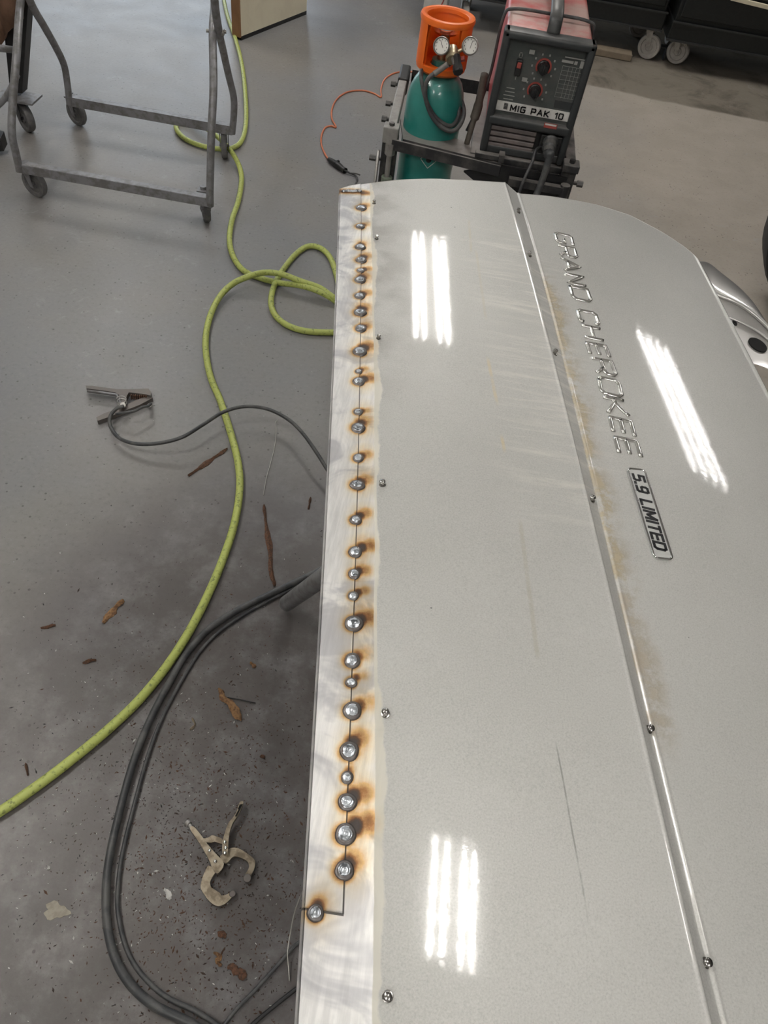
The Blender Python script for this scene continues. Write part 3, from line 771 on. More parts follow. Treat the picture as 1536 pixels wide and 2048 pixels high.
gc = [(248, 812, .035), (232, 818, .03), (220, 835, .025), (222, 855, .02), (240, 877, .022), (275, 888, .03), (320, 886, .04), (365, 874, .05), (405, 850, .055), (447, 824, .06), (490, 813, .06), (535, 818, .055), (575, 838, .05), (605, 866, .05), (635, 908, .05), (660, 948, .04), (720, 1040, .02), (820, 1000, .02), (900, 700, .02), (1000, 560, .02)]
bm = NB(); tube(bm, smoothpath(pathz(gc), 8), .0052, 10)
tag(obj('ground_cable', bm, M_cable, None, smooth=True), 'thin dark cable looping from the spring clamp over the lime hose', 'cable')
tc1 = [(1060, 700, .02), (900, 930, .02), (760, 1060, .02), (652, 1133, .012), (600, 1160, .012), (545, 1186, .012), (480, 1218, .012), (420, 1256, .012), (375, 1305, .012), (335, 1372, .012), (300, 1440, .012), (268, 1520, .012), (240, 1620, .012), (219, 1715, .012), (212, 1790, .012), (216, 1860, .012), (232, 1920, .012), (262, 1970, .012), (310, 2012, .012), (380, 2046, .012), (450, 2090, .012), (560, 2120, .012), (700, 2060, .012)]
bm = NB(); tube(bm, smoothpath(pathz(tc1), 8), .0078, 12)
tag(obj('torch_cable', bm, M_cable, None, smooth=True), 'thick dark welding lead curving past the locking clamp in a wide loop', 'cable')
tc2 = [(900, 950, .02), (760, 1074, .02), (655, 1145, .006), (560, 1190, .006), (474, 1238, .006), (416, 1284, .006), (376, 1340, .006), (331, 1422, .006), (299, 1502, .006), (268, 1612, .006), (244, 1712, .006), (235, 1795, .006), (240, 1850, .006), (256, 1905, .006), (284, 1950, .006), (330, 1992, .006), (398, 2026, .006), (480, 2080, .006)]
bm = NB(); tube(bm, smoothpath(pathz(tc2), 8), .0042, 8)
tag(obj('control_cord', bm, M_cable, None, smooth=True), 'thin black cord lying along the inner side of the thick lead', 'cable')
bm = NB(); tube(bm, smoothpath(pathz([(700, 1800, .006), (596, 1886, .005), (560, 1925, .005), (515, 1975, .005), (470, 2022, .005), (430, 2075, .005)]), 6), .0035, 8)
tag(obj('thin_cord', bm, M_cable, None, smooth=True), 'thin dark cord running diagonally near the bottom, nearer the locking clamp', 'cable')
bm = NB(); tube(bm, smoothpath(pathz([(700, 1895, .006), (600, 1972, .005), (545, 2015, .005), (490, 2062, .005)]), 6), .0036, 8)
tag(obj('thin_cord', bm, M_black, None, smooth=True), 'black cord running diagonally out of the bottom edge, farther from the locking clamp', 'cable')
# orange extension cord and its plug
oc = [(900, 165, .004), (845, 150, .004), (818, 143, .004), (790, 146, .004), (770, 158, .004), (762, 178, .004), (762, 194, .006), (748, 187, .004), (725, 181, .004), (695, 184, .004), (674, 198, .004), (664, 218, .004), (664, 238, .004), (672, 254, .006), (662, 252, .004), (650, 256, .004), (643, 272, .004), (643, 290, .004), (650, 308, .004), (658, 320, .006)]
bm = NB(); tube(bm, smoothpath(pathz(oc), 6), .0042, 8)
ec = tag(obj('extension_cord', bm, M_cord, None, smooth=True), 'thin orange extension cord curling on the floor left of the gas cylinder', 'cord')
bm = NB(); a, b_ = PZ(657, 318, .012), PZ(688, 340, .012)
lathe(bm, [(0, 0), (.009, .002), (.012, .02), (.014, .05), (.015, .08), (.011, .10), (.013, .12), (.008, (b_ - a).length), (0, (b_ - a).length)], axisM(a, b_ - a), 12)
bar(bm, PZ(668, 326, .02), PZ(678, 322, .024), .01, .008)
tag(obj('cord_plug', bm, M_black, None, smooth=True, autos=40), 'black plug joining the orange cord to a dark lead', 'plug')
bm = NB(); tube(bm, smoothpath(pathz([(688, 340, .012), (700, 346, .008), (712, 352, .006), (714, 362, .006), (708, 378, .006), (715, 420, .006)]), 6), .004, 8); tube(bm, smoothpath(pathz([(700, 346, .014), (712, 347, .02), (720, 350, .02)]), 4), .003, 6)
tag(obj('power_lead', bm, M_cable, None, smooth=True), 'short dark lead leaving the black plug towards the door corner', 'cord')

# ================================================================== GROUND CLAMP
def q7(x, y, z): return PZ(140 + x / 2.844, 740 + y / 2.844, z)
gcl = thing('ground_clamp', 'dark steel spring clamp lying open on the floor at the end of the thin cable', 'clamp', tuple(q7(300, 200, 0)))
def plate(poly, z, th, m, par, nm, conv, jit=0, label=None, bev=.0012):
    bm = NB(); prism(bm, [conv(x, y, z) for x, y in poly], (0, 0, th))
    return obj(nm, bm, m, par, label=label)
up_arm = [(95, 112), (130, 113), (270, 132), (345, 132), (450, 128), (466, 150), (462, 168), (430, 160), (340, 150), (328, 170), (318, 222), (292, 215), (284, 165), (262, 150), (180, 138), (100, 128)]
lo_arm = [(155, 290), (200, 266), (300, 232), (370, 196), (462, 160), (474, 178), (400, 218), (330, 246), (250, 278), (162, 310)]
a_ = plate(up_arm, .008, .016, M_clampsteel, gcl, 'upper_arm', q7)
plate([(x, y) for x, y in lo_arm], .002, .014, M_clampsteel, gcl, 'lower_arm', q7)
bm = NB(); tube(bm, [q7(x, y, .024) for x, y in [(98, 118), (180, 128), (265, 140), (280, 165), (296, 212)]], .0035, 8); obj('grip_edge', bm, M_stand, gcl, smooth=True)
bm = NB(); tube(bm, smoothpath([q7(x, y, z) for x, y, z in [(262, 250, .03), (330, 240, .04), (370, 232, .04), (410, 212, .04), (445, 205, .035), (462, 190, .035)]], 5), .004, 8); obj('copper_braid', bm, M_cable, gcl, smooth=True)
bm = NB(); cyl(bm, q7(300, 200, .0), q7(300, 200, .030), .009, 16, bev=.001); obj('pivot_pin', bm, M_zinc, gcl, smooth=True, autos=40)
bm = NB(); cyl(bm, q7(452, 200, .0), q7(452, 200, .026), .006, 12); obj('jaw_bolt', bm, M_zinc, gcl, smooth=True, autos=40)
bm = NB()
for i in range(8): box(bm, tuple(q7(350 + i * 12, 153 + i * .5, .014)), (.003, .006, .016))
obj('jaw_teeth', bm, M_rust, gcl)
bm = NB(); pts = [q7(300, 200, .012) + Vector((.013 * math.cos(t * .55), .013 * math.sin(t * .55), .0009 * t)) for t in range(30)]; tube(bm, pts, .0016, 6); obj('spring', bm, M_zinc, gcl, smooth=True)

# ================================================================== LOCKING C-CLAMP
def q8(x, y, z): return PZ(340 + x / 5.12, 1560 + y / 5.12, z)
lcl = thing('locking_clamp', 'worn nickel locking C-clamp lying open on the floor by the door stand', 'clamp', tuple(q8(500, 800, 0)))
def rplate(poly, z, th, nm, label=None, m=M_nickel, conv=q8):
    bm = NB(); sm = smoothpath([Vector((x, y, 0)) for x, y in poly] + [Vector((poly[0][0], poly[0][1], 0))], 3)[:-1]
    prism(bm, [conv(p.x, p.y, z) for p in sm], (0, 0, th))
    es = [e for e in bm.edges if len(e.link_faces) == 2 and e.calc_face_angle(0) > .9]
    bmesh.ops.bevel(bm, geom=es, offset=.0011, segments=2, affect='EDGES')
    return obj(nm, bm, m, lcl, label=label, smooth=True, autos=35)
rplate([(395, 885), (475, 935), (440, 1000), (412, 1060), (425, 1110), (470, 1140), (515, 1170), (530, 1195), (590, 1180), (640, 1150), (655, 1180), (600, 1250), (540, 1292), (480, 1300), (410, 1255), (345, 1170), (318, 1110), (330, 1030), (365, 940)], .004, .009, 'fixed_jaw')
rplate([(555, 760), (590, 730), (640, 706), (700, 712), (770, 750), (860, 820), (872, 880), (850, 950), (820, 1005), (785, 1020), (768, 985), (805, 920), (808, 875), (780, 835), (695, 797), (640, 805), (600, 850), (560, 862), (515, 800)], .006, .009, 'moving_jaw')
bm = NB(); cyl(bm, q8(790, 1005, .000), q8(790, 1005, .018), .0075, 16, bev=.001); cyl(bm, q8(640, 1165, .0), q8(640, 1165, .016), .006, 16, bev=.001); obj('jaw_pad', bm, M_clampsteel, lcl, smooth=True, autos=40, label='dark swivel tips')
rplate([(215, 495), (250, 500), (320, 580), (400, 690), (470, 770), (545, 850), (552, 900), (520, 950), (482, 975), (440, 920), (400, 830), (340, 720), (270, 610), (215, 530)], .012, .013, 'fixed_handle')
rplate([(540, 640), (560, 570), (600, 460), (640, 410), (680, 350), (705, 270), (722, 238), (752, 240), (742, 290), (700, 380), (650, 450), (622, 520), (605, 600), (598, 700), (590, 765), (560, 780), (538, 750)], .014, .011, 'squeeze_handle')
bm = NB(); tube(bm, [q8(700, 300, .027), q8(722, 250, .027)], .0012, 6); bar(bm, q8(672, 372, .027), q8(738, 246, .027), .0018, .003); obj('lever_slot', bm, M_hole, lcl)
rplate([(335, 605), (390, 600), (430, 575), (470, 585), (535, 612), (542, 660), (500, 655), (460, 640), (420, 650), (350, 640)], .010, .006, 'toggle_link')
bm = NB(); cyl(bm, q8(240, 520, .019), q8(200, 460, .016), .0042, 14); cyl(bm, q8(200, 460, .016), q8(172, 432, .014), .0065, 14, bev=.001); obj('adjusting_screw', bm, M_zinc, lcl, smooth=True, autos=40)
for (x, y) in [(462, 832), (562, 745), (560, 636), (405, 720), (570, 695)]:
    bm = NB(); lathe(bm, [(.0034, -.002), (.0034, .0), (.0024, .0014), (0, .0017)], frame(o=q8(x, y, .026)), 12); obj('rivet', bm, M_chrome, lcl, smooth=True)

# ================================================================== RUST FLAKES, WIRES, GRIT
def flake(pts, w_, m, label, z=.003, lift=.004, name='rust_flake', grp='rust flakes on the floor', seed=0):
    R = random.Random(seed); c = smoothpath([PZ(x, y, 0) for x, y in pts], 7); bm = NB(); L = []; Rr = []; n = len(c)
    for i, p in enumerate(c):
        t = c[min(i + 1, n - 1)] - c[max(i - 1, 0)]; s = Vector((-t.y, t.x, 0)).normalized()
        env = (math.sin(math.pi * min(1, max(0, (i + .6) / n))) ** .4)
        wa = .72 + .28 * math.sin(i * .37 + seed * 2) + R.uniform(-.12, .12); wb = .72 + .28 * math.sin(i * .53 + seed) + R.uniform(-.12, .12); a, b2 = w_ * env * wa, w_ * env * wb
        h = z + lift * (.45 + .45 * math.sin(i * .23 + seed)) + R.uniform(-.0006, .0006)
        L.append((p + s * a + Vector((0, 0, h * .6)), p + Vector((0, 0, h + .0025)), p - s * b2 + Vector((0, 0, h * .5))))
    vt = [[bm.verts.new(q) for q in l] for l in L]; vb = [[bm.verts.new(q - Vector((0, 0, .0014))) for q in l] for l in L]
    for i in range(n - 1):
        for k in (0, 1):
            bm.faces.new((vt[i][k], vt[i][k + 1], vt[i + 1][k + 1], vt[i + 1][k])); bm.faces.new((vb[i + 1][k], vb[i + 1][k + 1], vb[i][k + 1], vb[i][k]))
        bm.faces.new((vt[i + 1][0], vb[i + 1][0], vb[i][0], vt[i][0])); bm.faces.new((vt[i][2], vb[i][2], vb[i + 1][2], vt[i + 1][2]))
    for e_, o_ in ((0, 1), (n - 1, -1)):
        for k in (0, 1): bm.faces.new((vt[e_][k], vb[e_][k], vb[e_][k + 1], vt[e_][k + 1]))
    return tag(obj(name, bm, m), label, 'rust flake', grp)
flake([(528, 1012), (531, 1040), (537, 1080), (541, 1120), (546, 1160), (549, 1174)], .0085, M_rust, 'longest straight strip of brown rust, near the welded edge', seed=1)
flake([(376, 953), (398, 938), (420, 922), (440, 908), (455, 899)], .0085, M_rust, 'reddish brown rust sliver lying slanted left of the lime hose bend, below the spring clamp', seed=2, lift=.003)
flake([(206, 1248), (220, 1230), (232, 1215), (248, 1203)], .011, M_rust2, 'ochre curled rust flake left of the hose, halfway down', seed=3, lift=.008)
flake([(437, 1378), (447, 1395), (460, 1410), (478, 1435), (484, 1440)], .0105, M_rust2, 'orange brown rust flake above the locking clamp with a dark wire beside it', seed=4, lift=.009)
flake([(82, 1257), (98, 1254), (112, 1252)], .005, M_rust, 'small dark rust sliver at the far left of the floor', seed=5)
flake([(166, 1327), (180, 1323), (193, 1321)], .005, M_rust, 'small rust sliver left of the hose where the dark lead meets it', seed=6)
flake([(621, 997), (619, 1008), (617, 1020)], .005, M_rust, 'tiny red rust chip close to the door edge, right of the longest strip', seed=7)
flake([(501, 1326), (506, 1330), (510, 1336)], .006, M_rust2, 'tiny orange rust chip right of the orange flake with the wire', seed=8)
flake([(428, 1905), (438, 1915), (434, 1925), (444, 1932)], .006, M_rust2, 'crumbled orange rust chip below the locking clamp', seed=9)
flake([(455, 1935), (470, 1938), (485, 1948), (478, 1958)], .010, M_rust, 'dark red crumbled rust pile near the bottom of the floor', seed=10)
flake([(520, 1515), (524, 1512), (528, 1518)], .005, M_rust, 'tiny dark red chip right above the locking clamp', seed=11)
flake([(436, 1864), (445, 1870), (452, 1876)], .007, M_rust, 'dark rust chip just below the lower clamp jaw', seed=12)
flake([(52, 1528), (54, 1540), (57, 1552)], .0035, M_rust, 'thin red rust sliver above the lime hose at the left', seed=13)
flake([(385, 1438), (390, 1450), (380, 1460)], .004, M_plank, 'small pale chip left of the orange flake', name='metal_chip', grp='pale chips on the floor', seed=14)['category'] = 'chip'
flake([(330, 1778), (336, 1788), (342, 1800)], .006, M_whitep, 'white torn scrap left of the lower clamp jaw', name='paint_chip', grp='pale chips on the floor', seed=15)['category'] = 'chip'
flake([(98, 1732), (96, 1740)], .0035, M_whitep, 'small white chip at the left, level with the clamp jaws', name='paint_chip', grp='pale chips on the floor', seed=16)['category'] = 'chip'
bm = NB(); tube(bm, smoothpath(pathz([(551, 843, .012), (552, 865, .006), (549, 895, .003), (540, 930, .003), (533, 955, .003), (527, 990, .002)]), 6), .0009, 6); tube(bm, pathz([(551, 845, .01), (555, 840, .014)]), .0016, 6)
tag(obj('loose_wire', bm, M_wire, None, smooth=True), 'thin pale wire lying above the longest rust strip', 'wire')
bm = NB(); tube(bm, smoothpath(pathz([(612, 1770, .12), (600, 1795, .08), (588, 1830, .05), (580, 1870, .03), (575, 1905, .02), (577, 1935, .01), (579, 1962, .004)]), 6), .0012, 6)
tag(obj('loose_wire', bm, M_wire, None, smooth=True), 'thin bare wire hanging down from beside the lowest weld', 'wire')
bm = NB(); tube(bm, smoothpath(pathz([(455, 1395, .003), (480, 1399, .003), (511, 1406, .003)]), 4), .0014, 6)
tag(obj('loose_wire', bm, M_black, None, smooth=True), 'short dark wire beside the orange rust flake', 'wire')
bm = NB(); poly = []
for i in range(26):
    t = 2 * math.pi * i / 26; rr2 = 1 + .22 * math.sin(3 * t + 1) + .12 * math.sin(7 * t)
    poly.append(PZ(112 + 24 * rr2 * math.cos(t), 1822 + 17 * rr2 * math.sin(t), .0))
prism(bm, poly, (0, 0, .0012)); tag(obj('putty_spot', bm, M_putty), 'flat dried tan putty spot on the floor at lower left', 'putty spot')
# uncountable grit
def grit(name, n, region, m, label, smin, smax, seed):
    R = random.Random(seed); bm = NB(); c = 0
    while c < n:
        x = R.gauss(region[0], region[2]); y = R.gauss(region[1], region[3])
        if not (-10 < x < 690 and 1000 < y < 2080): continue
        p = PZ(x, y, 0); s = R.uniform(smin, smax) * (1 if R.random() < .93 else 1.8); a = R.uniform(0, 3.14)
        d = Vector((math.cos(a), math.sin(a), 0)) * s * R.uniform(1, 2.0); e = Vector((-math.sin(a), math.cos(a), 0)) * s * .6; z = Vector((0, 0, s * .5 + .0004))
        v = [bm.verts.new(q) for q in (p + d, p + e, p - d, p - e, p + z)]
        for k in range(4): bm.faces.new((v[k], v[(k + 1) % 4], v[4]))
        bm.faces.new(v[3::-1]); c += 1
    return tag(obj(name, bm, m), label, 'grit', kind='stuff')
grit('rust_crumbs', 2600, (420, 1720, 150, 230), mat('rust_crumb', (.10, .052, .032), .9, c2=(.035, .025, .02), scale=12, amt=1.0), 'fine brown rust crumbs scattered over the floor beside the door', .0006, .0021, 1)
grit('dark_grit', 1200, (330, 1500, 210, 300), M_black, 'tiny dark grit specks spread over the floor', .0006, .0016, 2)
grit('metal_shavings', 300, (330, 1650, 220, 260), M_whitep, 'tiny pale metal shavings scattered over the floor', .0006, .0018, 3)

# ================================================================== ROLLING PANEL STANDS (top left)
def caster(parent, c, r, yaw, top, m=M_wheel, mf=M_stand, wd=.024):
    """c = floor contact"""
    c = Vector(c[:3]); ax = Vector((math.cos(yaw), math.sin(yaw), 0)); hub = c + Vector((0, 0, r))
    bm = NB(); h = wd / 2
    lathe(bm, [(0, -h * .7), (r * .30, -h * .8), (r * .34, -h * .45), (r * .66, -h * .45), (r * .72, -h * .95), (r * .93, -h), (r, -h * .55), (r, h * .55), (r * .93, h), (r * .72, h * .95), (r * .66, h * .45), (r * .34, h * .45), (r * .30, h * .8), (0, h * .7)], axisM(hub, ax), 28)
    wh = obj('caster_wheel', bm, m, parent, smooth=True, autos=35)
    bm = NB(); fwd = Vector((-ax.y, ax.x, 0)) * r * .35; topc = Vector((hub.x, hub.y, top)) + fwd
    for s in (-1, 1):
        o_ = ax * (h + .004) * s
        dn = hub + o_
        prism(bm, [dn + Vector((0, 0, -r * .22)) - fwd * .4, dn + Vector((0, 0, -r * .22)) + fwd * .4, topc + o_ + fwd * .9 - Vector((0, 0, .004)), topc + o_ - fwd * .9 - Vector((0, 0, .004))], ax * .003 * s)
    cyl(bm, hub - ax * (h + .009), hub + ax * (h + .009), .0055, 10)
    box(bm, tuple(topc - Vector((0, 0, .004))), (wd + .016, wd + .02, .006), None)
    cyl(bm, topc - Vector((0, 0, .002)), topc + Vector((0, 0, .01)), .012, 14)
    obj('caster_fork', bm, mf, wh, smooth=True, autos=35)
    return wh
# floor contact points read for the four feet
FL, FR = PZ(76, 392), PZ(413, 441); BL_, BR_ = PZ(158, 250), PZ(450, 315)
ps = thing('panel_stand', 'grey tubular scissor stand on four casters, standing behind the lime hose', 'stand', tuple((FL + BR_) / 2))
yF, yB = (FL.y + FR.y) / 2, (BL_.y + BR_.y) / 2
zc = .125
a1, a2 = PZ(38, 337, zc), PZ(420, 406, zc); b1, b2 = PZ(138, 203, zc), PZ(464, 262, zc)
bm = NB(); bar(bm, a1, a2, .006, .032, bev=.001); bar(bm, a1 + Vector((0, .014, .015)), a2 + Vector((0, .014, .015)), .03, .004); obj('bottom_rail', bm, M_stand, ps)
bm = NB(); bar(bm, b1, b2, .006, .036, bev=.001); bar(bm, b1 + Vector((0, .014, .017)), b2 + Vector((0, .014, .017)), .034, .004); obj('bottom_rail', bm, M_stand, ps)
# tubes: each leg rises from its foot, kinks, crosses the other at the pivot
Ym = (a1.y + b1.y) / 2
def tubeleg(lst, r=.0135):
    bm = NB(); tube(bm, smoothpath(lst, 5), r, 14); return obj('leg', bm, M_stand, ps, smooth=True, autos=60)
Pl, Pr = PY(47, 10, Ym), PY(431, 62, Ym)
dlt = Vector((0, .12, 0))
tubeleg([a2 + Vector((0, 0, -.01)), PY(420, 372, a2.y), PY(423, 260, a2.y + .05), PY(427, 170, a2.y + .13), Pr + Vector((-.01, 0, 0)), PY(429, 0, Ym + .16), PY(427, -110, Ym + .28)])
tubeleg([b2 + Vector((0, 0, -.01)), PY(468, 225, b2.y), PY(467, 192, b2.y), PY(457, 150, b2.y - .06), PY(446, 100, b2.y - .16), Pr + Vector((.012, 0, 0)), PY(429, 0, Ym - .06), PY(424, -110, Ym - .12)])
tubeleg([a1 + Vector((0, 0, -.01)), PY(33, 312, a1.y), PY(24, 268, a1.y), PY(25, 210, a1.y + .04), PY(33, 110, a1.y + .12), Pl + Vector((-.012, 0, 0)), PY(52, -80, Ym + .12), PY(56, -160, Ym + .2)])
tubeleg([b1 + Vector((0, 0, -.01)), PY(135, 170, b1.y), PY(128, 130, b1.y), PY(112, 95, b1.y - .06), PY(88, 52, b1.y - .14), PY(62, 6, Ym + .05), PY(35, -70, Ym - .06), PY(8, -150, Ym - .16)])
bm = NB(); cyl(bm, Pr + Vector((-.03, -.01, 0)), Pr + Vector((.035, .01, 0)), .006, 10); cyl(bm, Pr + Vector((.02, 0, 0)), Pr + Vector((.03, 0, 0)), .011, 6); obj('pivot_bolt', bm, M_zinc, ps, smooth=True, autos=40)
bm = NB(); tA = PY(427, -110, Ym + .28); tB = PY(56, -160, Ym + .2); cyl(bm, tA, tB, .0135, 14); tA2 = PY(424, -110, Ym - .12); tB2 = PY(8, -150, Ym - .16); cyl(bm, tA2, tB2, .0135, 14); obj('top_rail', bm, M_stand, ps, smooth=True, autos=40)
for p, yw in ((FL, 1.25), (FR, .45), (BL_, 1.1), (BR_, .25)): caster(ps, p, .052, yw, .118)

# dark stand at the very left with a hide hung over it
pc = PZ(58, 262)
dk = thing('dark_stand', 'black stand post on a caster at the left edge, under the brown hide', 'stand', tuple(pc))
bm = NB(); pt_ = pc + Vector((-.02, 0, .15)); tp = PY(28, -60, pc.y); prism(bm, [pt_ + Vector((-.02, 0, 0)), pt_ + Vector((.03, 0, 0)), tp + Vector((.06, 0, 0)), tp + Vector((-.06, 0, 0))], (0, .05, 0)); obj('post', bm, M_black, dk)
bm = NB(); box(bm, tuple(pc + Vector((-.01, .0, .135))), (.16, .10, .008), None, .001); obj('mount_plate', bm, M_stand, dk)
caster(dk, pc, .055, .9, .13, M_wheel, M_black, .03)
bm = NB(); tube(bm, [PZ(-60, 90, .45), PZ(5, 97, .42), PZ(30, 100, .40)], .012, 12); tube(bm, smoothpath([PZ(-40, 240, .2), PZ(2, 205, .25), PZ(20, 180, .3), PZ(34, 150, .36)], 4), .011, 12); obj('brace', bm, M_stand, dk, smooth=True)
bm = NB(); N_ = 16; hy = pc.y - .05; rows2 = []
hc = [(-60, -60), (48, -60), (46, 10), (44, 40), (20, 62), (8, 80), (-10, 110), (-60, 120)]
base_ = [PY(x, y, hy) for x, y in hc]
pl_ = []
prism(bm, base_, (0, -.015, 0))
bmesh.ops.subdivide_edges(bm, edges=list(bm.edges), cuts=3, use_grid_fill=True)
for v in bm.verts: v.co.y += .012 * math.sin(v.co.x * 60) + .006 * math.sin(v.co.z * 90)
tag(obj('leather_hide', bm, M_leather, None, smooth=True), 'brown leather hide hanging over the dark post at the left edge', 'hide')
fc = PZ(4, 312); bm = NB()
prism(bm, [PZ(-60, 280, .02), PZ(0, 284, .02), PZ(15, 288, .02), PZ(8, 302, .02), PZ(-60, 310, .02)], (0, 0, .05))
tag(obj('stand_foot', bm, M_black), 'dark foot poking in at the left edge beside the front caster', 'stand foot')

# ================================================================== CREAM PANEL, WHITE CABINET
c0, c1 = PZ(483, 81), PZ(613, 29); d_ = (c1 - c0).normalized(); n_ = Vector((d_.y, -d_.x, 0)); hgt = .75
cp = thing('cream_panel', 'cream laminate cabinet panel with brown wooden edge standing on the floor', 'cabinet panel', tuple((c0 + c1) / 2))
th_ = (PZ(467, 77) - c0).length
wdir = (PZ(466, 76) - c0); wdir.z = 0; wl = max(.05, min(.09, wdir.length)); wdir = -n_ * wl
bm = NB(); prism(bm, [c0 + Vector((0, 0, .02)), c1 + Vector((0, 0, .02)), c1 + wdir + Vector((0, 0, .02)), c0 + wdir + Vector((0, 0, .02))], (0, 0, hgt)); obj('panel', bm, M_cream, cp)
bm = NB(); prism(bm, [c0 - d_ * .012 + Vector((0, 0, .015)), c0 - d_ * .0005 + Vector((0, 0, .015)), c0 - d_ * .0005 + wdir + Vector((0, 0, .015)), c0 - d_ * .012 + wdir + Vector((0, 0, .015))], (0, 0, hgt)); obj('edge_strip', bm, M_wood, cp, label='brown wooden edge')
bm = NB(); prism(bm, [c0, c1, c1 + wdir, c0 + wdir], (0, 0, .0195)); obj('plinth', bm, M_black, cp, label='dark bottom strip')

w0 = PZ(838, 78); 
wc = thing('white_cabinet', 'white painted cabinet corner standing on the floor behind the orange collar', 'cabinet', tuple(w0))
bm = NB(); box(bm, (w0.x + .065, w0.y + .21, .52), (.13, .4, 1.0), None, .004); obj('body', bm, M_whitep, wc)
bm = NB(); box(bm, (w0.x + .065, w0.y + .21, .01), (.12, .38, .02)); obj('plinth', bm, M_black, wc)
bm = NB(); tube(bm, smoothpath([PY(x, y, w0.y - .01) for x, y in [(868, 30), (876, 18), (886, 4), (893, -20)]], 4), .004, 6); tag(obj('red_cord', bm, M_redp, None, smooth=True), 'thin red cord across the white cabinet front', 'cord')

# ================================================================== BLACK TOOL CARTS
M_cart = mat('black_cart_paint', (.006, .008, .008), .42, c2=(.014, .016, .016), scale=60, amt=.6)
M_cartedge = mat('cart_edge_paint', (.035, .037, .038), .4)
ca, cb = PZ(1290, 117), PZ(1347, 127)
def toolcart(x0, x1, yf, casters, label, zb=.165, strip_=False):
    t = thing('tool_cart', label, 'tool cart', ((x0 + x1) / 2, yf + .25, 0), 'black tool carts along the back')
    W = x1 - x0; cx = (x0 + x1) / 2
    bm = NB(); box(bm, (cx, yf + .25, zb + .39), (W - .02, .47, .66), None, .008); obj('body', bm, M_cart, t)
    bm = NB(); box(bm, (cx, yf + .25, zb + .05), (W, .5, .10), None, .008); obj('base_frame', bm, M_cart, t)
    bm = NB(); box(bm, (cx, yf - .004, zb + .098), (W, .012, .008)); box(bm, (cx, yf - .004, zb + .006), (W, .012, .010)); obj('base_trim', bm, M_cartedge, t)
    for k in range(3):
        bm = NB(); box(bm, (cx, yf + .004, zb + .21 + .19 * k), (W - .06, .016, .17), None, .006); dr = obj('drawer', bm, M_cart, t)
        bm = NB(); box(bm, (cx, yf - .012, zb + .28 + .19 * k), (W - .12, .016, .014), None, .004); obj('handle', bm, M_cartedge, dr)
    bm = NB(); box(bm, (cx, yf + .25, zb + .75), (W + .02, .52, .05), None, .01); obj('top_tray', bm, M_cart, t)
    for c in casters: caster(t, c, .068, c[3], zb - .004, M_zincw, M_zinc, .034)
M_zincw = mat('grey_caster', (.42, .40, .37), .5, c2=(.3, .28, .26), scale=40)
xg = PY(1329, 60, ca.y - .05).x
toolcart(PY(915, 20, ca.y).x, xg - .012, ca.y - .05, [(ca.x, ca.y, 0, 1.25), (ca.x - 1.15, ca.y, 0, .25), (ca.x - .02, ca.y + .38, 0, 1.4), (ca.x - 1.15, ca.y + .38, 0, .25)], 'black tool cart directly behind the red welder')
toolcart(xg + .012, xg + 1.3, cb.y - .13, [(cb.x, cb.y, 0, 1.15), (cb.x + 1.1, cb.y, 0, -.15), (cb.x, cb.y + .34, 0, .1), (cb.x + 1.1, cb.y + .34, 0, .1)], 'black tool cart at the right, nearer the corner, with a pale strip along its front', zb=.15)
pa, pb = PY(1462, -4, cb.y - .16), PY(1560, 20, cb.y - .16)
bm = NB(); bar(bm, pa, pb, .02, .02, bev=.002); tag(obj('pale_strip', bm, M_cream), 'pale wooden strip resting on the right tool cart', 'wood strip')
bm = NB(); bar(bm, PZ(1160, 93, .02), PZ(1262, 112, .02), .09, .035, bev=.003); tag(obj('wood_plank', bm, M_plank), 'short bare wood plank on the floor under the left tool cart', 'plank')
bm = NB(); k0 = PZ(1313, 116); 
for s in (-.04, .04): box(bm, (k0.x + s, k0.y, .035), (.008, .05, .07))
box(bm, (k0.x, k0.y, .068), (.088, .05, .006)); tag(obj('steel_bracket', bm, M_black), 'small dark steel bracket on the floor between the two cart casters', 'bracket')

# tyre at the right edge
tl = PZ(1550, 440, .33)
bm = NB(); lathe(bm, [(.21, -.09), (.25, -.105), (.30, -.105), (.325, -.09), (.332, -.06), (.332, .06), (.325, .09), (.30, .105), (.25, .105), (.21, .09), (.21, -.09)], axisM(Vector((tl.x + .332, tl.y, .333)), Vector((.15, 1, 0))), 48)
tyre = thing('spare_wheel', 'black car tyre standing upright at the right edge of the picture', 'wheel', (tl.x + .332, tl.y, 0))
obj('tyre', bm, M_tire, tyre, smooth=True, autos=40)
bm = NB(); lathe(bm, [(0, -.03), (.06, -.03), (.08, -.05), (.19, -.04), (.209, -.08), (.209, .08), (.19, .04), (0, .04)], axisM(Vector((tl.x + .332, tl.y, .333)), Vector((.15, 1, 0))), 32); obj('rim', bm, M_zinc, tyre, smooth=True, autos=40)

